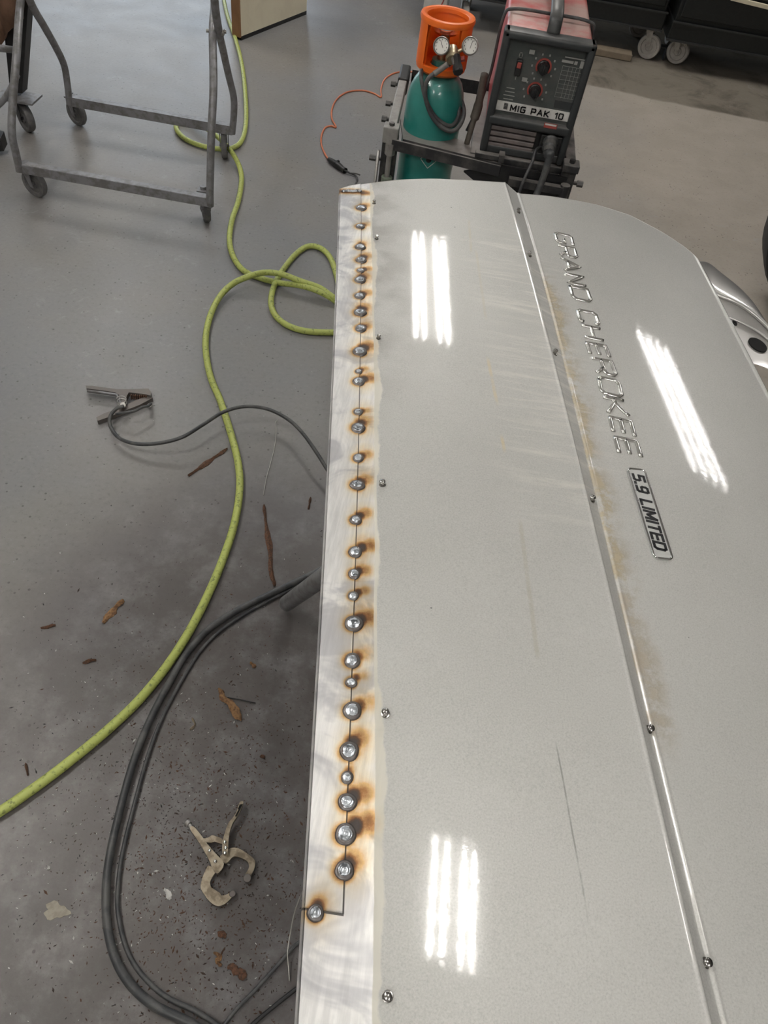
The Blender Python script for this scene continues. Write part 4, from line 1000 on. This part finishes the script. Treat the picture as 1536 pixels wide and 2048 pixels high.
# ================================================================== WELDER ON ITS CART
YW = 2.17
tl_, tr_, bl_, br_ = PY(1016, 50, YW), PY(1197, 94, YW), PY(955, 297, YW), PY(1121, 330, YW)
zb_ = (bl_.z + br_.z) / 2; zt_ = (tl_.z + tr_.z) / 2; xl_ = (tl_.x + bl_.x) / 2; xr_ = (tr_.x + br_.x) / 2
WW, WH, WDp = xr_ - xl_, zt_ - zb_, .42
wo = Vector((xl_, YW, zb_))
lean = Matrix.Identity(3)
exw = Vector((1, 0, 0)); 
slope_x = ((tl_.x - bl_.x) + (tr_.x - br_.x)) / 2
MW = frame((1, 0, 0), (0, 1, 0), (0, 0, 1), wo)
print('WELDER', WW, WH, wo, tl_.x - bl_.x, tr_.x - br_.x, tr_.z - tl_.z)
wd = thing('mig_welder', 'red and black portable wire welder standing on the dark steel trolley', 'welder', (xl_ + WW / 2, YW + WDp / 2, zb_))
def wf(u, v, d=0.0):   # front face point: u right, v down from top, d out of the face
    return MW @ Vector((u * WW, -d, (1 - v) * WH))
bm = NB(); box(bm, (WW / 2, WDp / 2 + .02, WH / 2), (WW - .012, WDp, WH - .008), MW, .014, seg=3); case = obj('case', bm, M_red, wd, smooth=True, autos=30)
# bezel: rounded frame around a recessed panel
bm = NB()
t1 = .020
box(bm, (WW / 2, .008, WH - t1 / 2), (WW, .05, t1), MW, .007, seg=3); box(bm, (t1 / 2, .008, WH / 2), (t1, .05, WH), MW, .007, seg=3); box(bm, (WW - t1 / 2, .008, WH / 2), (t1, .05, WH), MW, .007, seg=3); box(bm, (WW / 2, .012, .012), (WW, .04, .024), MW, .006, seg=3)
box(bm, (WW / 2, -.004, WH * (1 - .70)), (WW - .01, .03, .026), MW, .008, seg=3)
bezel = obj('bezel', bm, M_bezel, wd, smooth=True, autos=30)
bm = NB(); prism(bm, [wf(.06, .07, -.004), wf(.94, .07, -.004), wf(.94, .70, .002), wf(.06, .70, .002)], (0, .012, 0)); panel = obj('control_panel', bm, M_panel, wd)
bm = NB(); prism(bm, [wf(.05, .55, .004), wf(.95, .55, .004), wf(.95, .625, .005), wf(.05, .625, .005)], (0, .004, 0)); lab = obj('name_strip', bm, M_white, wd, label='white name strip with black letters')
bm = NB(); xh = WW * .9
MT = frame((1, 0, 0), (0, 0, 1), (0, -1, 0), wf(.25, .611, .006)); write(bm, 'MIG PAK 10', MT, WH * .043, wscale=1.25, wd=.26, gap=.42, fit_w=WW * .60)
obj('strip_lettering', bm, M_print, lab, label='black letters')
bm = NB()
for k in range(5): box(bm, tuple(wf(.19, .563 + k * .0105, .0062)), (WW * .045, .0006, .0018))
obj('bar_mark', bm, M_print, lab)
def knob(u, v, r):
    bm = NB(); MKn = axisM(wf(u, v, .0), Vector((0, -1, 0)))
    lathe(bm, [(r * 1.0, .0), (r * 1.0, .004), (r * .86, .006), (r * .80, .022), (r * .68, .026), (0, .027)], MKn, 24); box(bm, (0, 0, .022), (r * .32, r * 1.7, .014), MKn, .002)
    kn = obj('knob', bm, M_black, wd, smooth=True, autos=40)
    bm = NB(); lathe(bm, [(r * 1.06, .0), (r * 1.34, .0), (r * 1.34, .0015), (r * 1.06, .0015), (r * 1.06, .0)], axisM(wf(u, v, .0), Vector((0, -1, 0)), (1, 0, 0)), 40, 0, math.radians(-40), math.radians(220)); obj('dial_ring', bm, M_redp, kn, label='red arc printed round the knob')
    bm = NB()
    for i in range(8):
        a = math.radians(-35 + i * 36); c = wf(u, v, .003) + Vector((math.cos(a) * r * 1.95, 0, math.sin(a) * r * 1.95)); box(bm, tuple(c), (.004, .0008, .005))
    obj('dial_marks', bm, M_lightprint, kn)
knob(.50, .235, .0155); knob(.47, .425, .0155)
bm = NB(); box(bm, tuple(wf(.235, .27, .002)), (.016, .012, .038), None, .002); sw = obj('power_switch', bm, M_black, wd)
bm = NB(); box(bm, tuple(wf(.235, .247, .009)), (.011, .006, .014), None, .002); obj('switch_rocker', bm, M_redp, sw, label='red rocker')
bm = NB()
MT = frame((1, 0, 0), (0, 0, 1), (0, -1, 0), wf(.215, .195, .001)); write(bm, '0', MT, .011, wd=.2); MT = frame((1, 0, 0), (0, 0, 1), (0, -1, 0), wf(.228, .365, .001)); write(bm, 'I', MT, .011, wd=.2)
for (u0, v0, u1, v1) in [(.70, .13, .93, .138)] + [(.70, .20 + .035 * k, .93, .2015 + .035 * k) for k in range(8)]:
    prism(bm, [wf(u0, v0, .0005), wf(u1, v0, .0005), wf(u1, v1, .0005), wf(u0, v1, .0005)], (0, .001, 0))
for u in (.70, .77, .81, .85, .89, .93): prism(bm, [wf(u, .20, .0005), wf(u + .003, .20, .0005), wf(u + .003, .45, .0005), wf(u, .45, .0005)], (0, .001, 0))
for (u, v, a, b2) in [(.74, .165, .03, .006), (.83, .165, .008, .008), (.90, .17, .010, .016), (.34, .14, .014, .010), (.33, .355, .014, .010)]: box(bm, tuple(wf(u, v, .001)), (a, .0008, b2))
for k in range(4): 
    c = wf(.20, .44 + .03 * k, .001); box(bm, tuple(c), (.030 - .004 * abs(k - 2), .0006, .0022))
obj('panel_print', bm, M_lightprint, panel, label='pale printed scales and tables')
bm = NB(); prism(bm, [wf(.72, .47, .001), wf(.92, .47, .001), wf(.92, .535, .001), wf(.72, .535, .001)], (0, .001, 0)); obj('rating_plate', bm, M_bezel, panel)
bm = NB(); prism(bm, [wf(.66, .645, .02), wf(.81, .645, .02), wf(.81, .685, .02), wf(.66, .685, .02)], (0, .002, 0)); lg = obj('small_sticker', bm, M_redp, wd, label='faded red and white sticker')
bm = NB(); prism(bm, [wf(.67, .648, .0205), wf(.80, .648, .0205), wf(.80, .662, .0205), wf(.67, .662, .0205)], (0, .001, 0)); obj('sticker_field', bm, M_white, lg)
bm = NB(); prism(bm, [wf(.07, .74, -.008), wf(.93, .74, -.008), wf(.93, .94, -.008), wf(.07, .94, -.008)], (0, .01, 0)); obj('lower_recess', bm, M_black, wd)
for k in range(4):
    c = wf(.34, .775 + .05 * k, -.001); bm = NB(); box(bm, tuple(c), (WW * .54, .016, .0112), None, .002); obj('vent_slat', bm, M_vent, wd)
bm = NB(); box(bm, tuple(wf(.80, .86, -.004)), (WW * .26, .02, WH * .19), None, .003); sock = obj('socket_recess', bm, M_black, wd)
# handle and wrapped cord
bm = NB(); hx = WW * .52
hp_ = smoothpath([MW @ Vector(p) for p in [(hx, .02, WH - .004), (hx, .035, WH + .03), (hx, .08, WH + .045), (hx, .18, WH + .048), (hx, .28, WH + .045), (hx, .33, WH + .02), (hx, .34, WH - .004)]], 5)
tube(bm, hp_, .017, 12, flat=.5, up=(0, 0, 1)); obj('carry_handle', bm, M_bezel, wd, smooth=True)
bm = NB(); tube(bm, smoothpath([MW @ Vector(p) for p in [(-.045, .06, .02), (-.02, .08, .10), (-.008, .12, WH * .55), (-.004, .14, WH - .02), (.02, .145, WH + .004), (WW * .5, .15, WH + .006), (WW - .02, .15, WH + .004), (WW + .003, .15, WH - .02), (WW + .004, .16, WH * .6)]], 6), .0042, 8)
tag(obj('wrapped_cord', bm, M_cable, None, smooth=True), 'dark cord wrapped once over the top of the red welder', 'cord')
# ---- torch plug, cables in front
cp0 = wf(.79, .80, .012)
tp_ = thing('torch_lead', 'grey torch connector and lead plugged into the welder front', 'torch lead', tuple(cp0))
bm = NB(); p1, p2, p3 = cp0, cp0 + Vector((-.005, -.05, -.015)), cp0 + Vector((-.02, -.085, -.07))
lathe(bm, [(0, 0), (.020, 0), (.022, .006), (.018, .012), (.020, .03), (.016, .034), (.015, .05), (0, .052)], axisM(p1, p2 - p1), 20); obj('connector', bm, M_bezel, tp_, smooth=True, autos=40)
bm = NB(); tube(bm, smoothpath([p1 + (p2 - p1) * .6, p2, PY(1100, 310, YW - .07), PY(1090, 345, YW - .08), PY(1078, 378, YW - .09), PY(1070, 400, YW - .10), PY(1060, 470, YW - .12)], 6), [.013] * 13 + [.010] * 6 + [.0095] * 18, 12); obj('lead', bm, M_cable, tp_, smooth=True)
bm = NB(); tube(bm, smoothpath([wf(.72, .88, .0), PY(1072, 300, YW - .03), PY(1064, 325, YW - .05), PY(1050, 355, YW - .07), PY(1038, 388, YW - .08), PY(1020, 460, YW - .1)], 6), .0045, 8)
tag(obj('work_lead', bm, M_cable, None, smooth=True), 'thin grey lead beside the thick torch lead at the welder front', 'cable')

# ---- trolley
tr = thing('welder_trolley', 'black and grey steel trolley carrying the red welder and gas cylinder', 'trolley', (xl_ + .02, YW + .2, 0))
ZS = zb_ - .012
bm = NB(); box(bm, (xl_ + WW / 2 - .0, YW + .21, ZS), (WW + .05, .46, .020), None, .003); obj('shelf', bm, M_frame, tr)
LX = PY(785, 258, YW - .02)       # front end of the left rail
zr = ZS + .005
La = PZ(784, 252, zr + .02); Lb = PZ(812, 135, zr + .02)
print('RAIL', La, Lb, ZS)
ldir = (Lb - La).normalized()
bm = NB(); bar(bm, La - Vector((0, 0, .02)), La.lerp(Lb, .78) - Vector((0, 0, .02)), .026, .04, bev=.003); obj('side_rail', bm, M_greysteel, tr, label='pale dusty side rail')
bm = NB(); bar(bm, La.lerp(Lb, .76) - Vector((0, 0, .02)), Lb - Vector((0, 0, .015)), .033, .052, bev=.006); obj('end_cap', bm, M_black, tr, label='black end cap')
bm = NB(); box(bm, tuple(La + Vector((0, -.004, -.018))), (.044, .040, .045), None, .003); obj('corner_bracket', bm, M_greysteel, tr)
bm = NB(); bp = La + Vector((0, -.006, .002)); cyl(bm, bp, bp + Vector((0, 0, .010)), .008, 6); obj('bolt', bm, M_frame, tr)
def sidebolt(p, d=Vector((-1, 0, 0)), L=.03, r=.009):
    bm = NB(); cyl(bm, p, p + d * L, r * .6, 10); cyl(bm, p + d * L * .45, p + d * L, r, 6); obj('bolt', bm, M_frame, tr)
for t in (.22, .48, .82): sidebolt(La.lerp(Lb, t) + Vector((-.010, 0, -.025)), L=.028)
# left front post, with screw and sleeve
Lp = La + Vector((0, .012, -.05)); Lq = Vector((La.x - .02, La.y - .03, .10))
bm = NB(); bar(bm, La + Vector((.0, .01, -.03)), Vector((La.x, La.y + .01, .09)), .045, .030, up=(0, 1, 0), bev=.003); obj('post', bm, M_frame, tr)
bm = NB(); sA = La + Vector((.004, -.022, -.05)); cyl(bm, sA, sA - Vector((0, 0, .09)), .008, 12); cyl(bm, sA + Vector((0, 0, .012)), sA - Vector((0, 0, .02)), .015, 6); obj('clamp_screw', bm, M_zinc, tr, smooth=True, autos=40)
M_green = mat('green_grey_sleeve', (.17, .20, .15), .5, c2=(.1, .12, .09), scale=40)
bm = NB(); cyl(bm, sA - Vector((0, 0, .085)), sA - Vector((0, 0, .28)), .0165, 16, bev=.002); obj('sleeve', bm, M_green, tr, smooth=True, autos=40, label='green grey tube sleeve')
bm = NB(); tube(bm, [La + Vector((-.03, -.01, -.07)), Vector((La.x - .035, La.y - .01, .2))], .005, 8); obj('tie_rod', bm, M_zinc, tr, smooth=True)
for dz in (.10, .22, .34): sidebolt(La + Vector((-.022, .005, -dz)), L=.034)
# right front post
Ra = PY(1143, 328, YW - .03)
bm = NB(); bar(bm, Vector((Ra.x, Ra.y + .01, Ra.z - .01)), Vector((Ra.x, Ra.y + .01, .09)), .042, .032, up=(0, 1, 0), bev=.003); obj('post', bm, M_frame, tr)
bm = NB(); box(bm, tuple(Ra + Vector((0, .0, -.006))), (.046, .045, .022), None, .003); obj('corner_bracket', bm, M_frame, tr)
bm = NB(); cyl(bm, Ra + Vector((0, -.004, .004)), Ra + Vector((0, -.004, .014)), .008, 6); obj('bolt', bm, M_black, tr)
sidebolt(Ra + Vector((.02, .01, -.055)), Vector((1, 0, 0))); sidebolt(Ra + Vector((.02, .01, -.16)), Vector((1, 0, 0)))
bm = NB(); s2 = Ra + Vector((-.002, -.022, -.05)); cyl(bm, s2, s2 - Vector((0, 0, .08)), .014, 12); cyl(bm, s2 - Vector((0, 0, .078)), s2 - Vector((0, 0, .30)), .018, 16); obj('clamp_screw', bm, M_frame, tr, smooth=True, autos=40)
bm = NB(); bar(bm, Ra + Vector((0, .01, -.02)), Vector((Ra.x, Ra.y + .45, Ra.z - .02)), .03, .04, bev=.003); obj('side_rail', bm, M_frame, tr)
# front beam: tapering flat gusset with a dark skirt
zB = ZS + .006
g = [PZ(800, 236, zB), PZ(806, 278, zB), PZ(1003, 328, zB), PZ(1003, 312, zB), PZ(950, 291, zB)]
bm = NB(); prism(bm, g, (0, 0, -.006)); obj('front_gusset', bm, M_frame, tr, label='tapered dusty grey plate')
ga, gb = PZ(800, 277, zB - .03), PZ(1012, 330, zB - .03)
ga, gb = g[1] + Vector((-.03, 0, -.028)), g[2] + Vector((.0, 0, -.028))
bm = NB(); bar(bm, ga + Vector((0, 0, .008)), gb + Vector((0, 0, .008)), .008, .030, bev=.001); obj('front_beam', bm, M_frame, tr)
fb = Vector((gb.x, gb.y + .01, ZS - .05))
bm = NB(); prism(bm, [Vector((gb.x - .01, gb.y + .012, ZS - .005)), Vector((Ra.x, gb.y + .012, ZS - .005)), Vector((Ra.x, gb.y + .012, ZS - .12)), Vector((gb.x + .04, gb.y + .012, ZS - .12)), Vector((gb.x - .10, gb.y + .012, ZS - .04))], (0, .01, 0)); obj('front_apron', bm, M_black, tr)
bm = NB(); bar(bm, Vector((gb.x + .03, gb.y - .004, ZS - .035)), Vector((Ra.x - .01, gb.y - .004, ZS - .035)), .02, .02); bar(bm, Vector((gb.x + .08, gb.y - .004, ZS - .085)), Vector((Ra.x - .01, gb.y - .004, ZS - .085)), .02, .02); obj('cross_tube', bm, M_frame, tr)
bm = NB(); box(bm, tuple(PZ(975, 311, ZS + .016)), (.07, .02, .014), None, .002); box(bm, tuple(PZ(1003, 314, ZS + .018)), (.016, .03, .02)); obj('front_stop', bm, M_frame, tr)
# rear rail, lower tray, wheels
xr2 = Ra.x; yb_ = La.y + .5
bm = NB(); bar(bm, Vector((La.x + .01, yb_ - .03, ZS)), Vector((xr2, yb_ - .03, ZS)), .03, .04); obj('rear_rail', bm, M_frame, tr)
bm = NB(); box(bm, ((La.x + xr2) / 2, La.y + .25, .11), (xr2 - La.x + .02, .52, .02), None, .003); obj('lower_tray', bm, M_frame, tr)
for xx in (La.x + .03, xr2):
    bm = NB(); bar(bm, Vector((xx, yb_ - .03, ZS)), Vector((xx, yb_ - .03, .10)), .04, .03, up=(0, 1, 0)); obj('post', bm, M_frame, tr)
for xx in (La.x + .02, xr2 - .02):
    for yy in (La.y + .03, yb_ - .06): caster(tr, (xx, yy, 0), .042, .1, .10, M_wheel, M_frame)

# ================================================================== GAS CYLINDER
YC = 2.27 + .0
cc = PY(866, 230, YC); cx_, cy_ = cc.x, cc.y
gz = thing('gas_cylinder', 'teal gas cylinder with orange plastic collar standing on the trolley', 'gas cylinder', (cx_, cy_, .12))
zsh = PY(872, 190, YC).z; ztop = PY(900, 28, YC + .0).z; zco = PY(878, 150, YC - .05).z
RB, RC = .083, .070
print('CYL', cx_, cy_, zsh, ztop, zco)
bm = NB(); pr = [(0, .121), (RB - .012, .121), (RB - .003, .128), (RB, .14), (RB, .672)] + [(RB * math.cos(a) * .62 + RB * .38, .672 + .098 * math.sin(a)) for a in [math.radians(d) for d in (15, 30, 45, 60, 75, 88)]] + [(.030, .772), (.026, .775), (.026, .798), (0, .798)]
lathe(bm, pr, frame(o=(cx_, cy_, 0)), 48); cb_ = obj('body', bm, M_teal, gz, smooth=True, autos=50)
# diamond hazard label low on the front
bm = NB(); lc = PZ(863, 318, .0)
zl = PY(862, 321, YC - RB).z; dr_ = .024
for s, m_ in ((1.0, M_black),):
    pl2 = []
    N4 = 6
    cs = [(0, -1), (1, 0), (0, 1), (-1, 0)]
    for i in range(4):
        a, b2 = cs[i], cs[(i + 1) % 4]
        for k in range(N4):
            t = k / N4; u = (a[0] + (b2[0] - a[0]) * t) * dr_ * s; v = (a[1] + (b2[1] - a[1]) * t) * dr_ * s
            ang = -math.pi / 2 + .12 + u / RB
            pl2.append(Vector((cx_ + math.cos(ang) * (RB + .0006), cy_ + math.sin(ang) * (RB + .0006), zl + v)))
    tube(bm, pl2, .0011, 6, closed=True)
obj('diamond_label', bm, M_white, cb_, label='white outline of a diamond hazard label')
bm = NB(); ang = -math.pi / 2 + .12; lathe(bm, [(0, 0), (.008, 0), (.008, .001), (0, .001)], axisM(Vector((cx_ + math.cos(ang) * RB, cy_ + math.sin(ang) * RB, zl)), Vector((math.cos(ang), math.sin(ang), 0))), 16); obj('label_symbol', bm, M_print, cb_)
# orange collar
zc0 = zco; zc1 = ztop
bm = NB(); Mc = frame(o=(cx_, cy_, 0)); tk = .010
ring = lambda r0, r1, z0_, z1_: [(r0, z0_), (r1, z0_), (r1 + .001, (z0_ + z1_) / 2), (r1, z1_), (r0, z1_), (r0, z0_)]
lathe(bm, [(RC - .014, zc1 - .014), (RC + .002, zc1 - .016), (RC + .004, zc1 - .008), (RC + .002, zc1 - .002), (RC - .003, zc1), (RC - .010, zc1 - .001), (RC - .014, zc1 - .005), (RC - .014, zc1 - .014)], Mc, 56)
a0, a1 = math.radians(-90 + 38), math.radians(270 - 42)
lathe(bm, [(RC - tk, zc0 + .012), (RC, zc0 + .012), (RC, zc1 - .01), (RC - tk, zc1 - .01), (RC - tk, zc0 + .012)], Mc, 48, 0, a0, a1)
lathe(bm, [(.030, zc0 + .004), (RC - .012, zc0 - .004), (RC - .002, zc0 + .004), (RC, zc0 + .018), (RC - tk, zc0 + .018), (RC - tk, zc0 + .010), (.030, zc0 + .012), (.030, zc0 + .004)], Mc, 48)
obj('collar', bm, M_orange, gz, smooth=True, autos=40, label='orange plastic guard collar')
bm = NB(); zv = .795
cyl(bm, (cx_, cy_, zv), (cx_, cy_, zv + .07), .013, 16, bev=.002); cyl(bm, (cx_, cy_ - .005, zv + .035), (cx_, cy_ - .034, zv + .035), .010, 14); obj('valve', bm, M_brass, gz, smooth=True, autos=40)
bm = NB(); lathe(bm, [(0, 0), (.012, 0), (.030, .004), (.034, .010), (.030, .018), (.012, .020), (0, .020)], frame(o=(cx_, cy_ + .002, zv + .062)), 24); obj('hand_wheel', bm, M_chrome, gz, smooth=True, autos=50)

# ---- regulator
rg = thing('gas_regulator', 'brass regulator with two round gauges mounted in the orange collar', 'regulator', (cx_, cy_ - .05, zv + .0))
YR = cy_ - .062
rb0 = PY(905, 108, YR)
bm = NB(); cyl(bm, Vector((cx_, cy_ - .034, zv + .035)), rb0 + Vector((0, .012, 0)), .009, 12); lathe(bm, [(0, -.02), (.014, -.018), (.017, -.008), (.017, .004), (.020, .008), (.020, .016), (.016, .02), (0, .02)], axisM(rb0, Vector((.15, -.75, -.35))), 22); obj('body', bm, M_brass, rg, smooth=True, autos=40)
k_ = PY(915, 132, YR - .045)
bm = NB(); lathe(bm, [(0, -.03), (.010, -.03), (.011, .0), (.0135, .002), (.0135, .018), (.011, .021), (0, .021)], axisM(k_, Vector((.2, -.75, -.4))), 8); obj('adjusting_knob', bm, M_black, rg, smooth=False)
bm = NB(); cyl(bm, rb0, k_, .010, 16); obj('bonnet', bm, M_zinc, rg, smooth=True, autos=40)
for (gx, gy, nx) in ((883, 92, -.12), (940, 92, .12)):
    gc_ = PY(gx, gy, YR - .01); gn = Vector((nx, -.85, .42)).normalized(); Mg = axisM(gc_, gn, (1, 0, 0)); R_ = .0215
    bm = NB(); lathe(bm, [(0, -.018), (R_ * .7, -.018), (R_ * .96, -.012), (R_, -.004), (R_ * 1.02, .004), (R_ * .93, .006), (R_ * .86, .003), (R_ * .86, -.0002), (0, -.0002)], Mg, 32); gg = obj('gauge', bm, M_zinc, rg, smooth=True, autos=35)
    bm = NB(); lathe(bm, [(R_ * .86, .0), (R_ * .84, .001), (0, .001)], Mg, 28); obj('dial', bm, M_dial, gg, label='pale round dial')
    bm = NB(); box(bm, (.002, .004, .0016), (.0012, .019, .0006), Mg @ Matrix.Rotation(.5 if nx < 0 else -.2, 4, 'Z'))
    for i in range(9):
        a = math.radians(-40 + i * 32.5); box(bm, (math.cos(a) * R_ * .68, math.sin(a) * R_ * .68, .0014), (.0014, .0032, .0005), Mg)
    obj('needle', bm, M_print, gg)
    bm = NB(); cyl(bm, gc_ - gn * .016, rb0, .005, 10); obj('gauge_stem', bm, M_brass, gg, smooth=True, autos=40)
# red fitting
bm = NB(); cyl(bm, rb0 + Vector((.014, -.004, -.012)), rb0 + Vector((.034, -.004, -.004)), .007, 8); obj('relief_fitting', bm, M_redp, rg, label='red fitting')
# hose from the regulator
h0 = PY(896, 128, YR - .025)
bm = NB(); cyl(bm, h0, PY(868, 148, YR - .02), .0075, 12, bev=.001); obj('hose_fitting', bm, M_zinc, rg, smooth=True, autos=40)
YH = cy_ - RB - .012
bm = NB(); tube(bm, smoothpath([PY(870, 146, YR - .02), PY(858, 156, YR - .03), PY(851, 172, YH), PY(852, 200, YH - .004), PY(864, 232, YH - .004), PY(884, 255, YH - .004), PY(905, 262, YH), PY(920, 250, YH + .02), PY(928, 225, YH + .06), PY(921, 195, YH + .09), PY(915, 180, YH + .1)], 6), .0062, 10)
tube(bm, smoothpath([PY(843, 140, cy_ - .05), PY(843, 160, cy_ - .08), PY(852, 200, YH + .004), PY(872, 235, YH + .002), PY(900, 252, YH + .01), PY(916, 235, YH + .04), PY(918, 205, YH + .07)], 6), .0055, 10)
tag(obj('gas_hose', bm, M_cable, None, smooth=True), 'black gas hose looping in front of the teal cylinder', 'hose')
bm = NB(); tube(bm, smoothpath([wf(-.10, .5, -.12), wf(-.11, .7, -.06), wf(-.13, .82, -.05), wf(-.15, .95, -.04), wf(-.17, 1.1, -.04)], 6), [.011] * 6 + [.013] * 6 + [.008] * 13, 10)
tag(obj('hanging_strap', bm, mat('strap_brown', (.10, .085, .07), .7, c2=(.06, .05, .04)), None, smooth=True), 'dark brown strap hanging between the welder and teal cylinder', 'strap')

# ================================================================== CEILING LIGHTS
M_fix = mat('fixture_white', (.34, .34, .33), .5)
LZ = 3.12
M_tubedim, _nt, _b = newmat('dimmed_fluorescent_tube'); _b.inputs['Emission Color'].default_value = (1, .965, .94, 1); _b.inputs['Emission Strength'].default_value = TUBE_STRENGTH * .42  # tube emission turned down to lessen its glow on the door
def fixture(cx, cy, yaw, label, L=1.2, ks=(-.135, -.070, .070, .135), tm=None):
    t = thing('ceiling_light', label, 'ceiling light', (cx, cy, LZ), 'four tube ceiling lights'); d = Vector((math.sin(yaw), math.cos(yaw), 0)); s = Vector((d.y, -d.x, 0)); c = Vector((cx, cy, LZ))
    M_ = frame(s, d, (0, 0, 1), c)
    bm = NB(); box(bm, (0, 0, .07), (.46, L + .08, .05), M_, .008)
    for e in (-1, 1): box(bm, (0, e * (L / 2 + .025), .025), (.46, .02, .06), M_)
    obj('housing', bm, M_fix, t)
    for k in ks:
        bm = NB(); cyl(bm, M_ @ Vector((k, -L / 2, .012)), M_ @ Vector((k, L / 2, .012)), .0105, 10); obj('tube', bm, tm or M_tube, t, smooth=True)
    for sx in (-L * .4, L * .4):
        bm = NB(); cyl(bm, M_ @ Vector((0, sx, .09)), M_ @ Vector((0, sx, RZ - LZ)), .006, 8); obj('hanger', bm, M_zinc, t)
FIX = [(-.03, 4.5, -.09, 'ceiling light mirrored in the far left of the door', 1.35, (-.175, -.085, .075, .165)), (2.52, 4.45, -.15, 'ceiling light mirrored in the sloping right of the door', 1.6, (-.20, -.07, .06, .19), M_tubedim), (.335, .57, .04, 'ceiling light mirrored at the near end of the door', .36, (-.115, -.045, .055, .115)),
       (-1.75, 1.0, 0, 'ceiling light over the left floor'), (-2.6, 5.0, 0, 'ceiling light over the rolling stand'), (-.9, -1.6, 0, 'added unseen ceiling light behind the viewer on the left'), (1.3, -1.9, 0, 'added unseen ceiling light behind the viewer on the right')]  # pair behind the viewer is added to brighten the near floor and door
for f_ in FIX: fixture(*f_)
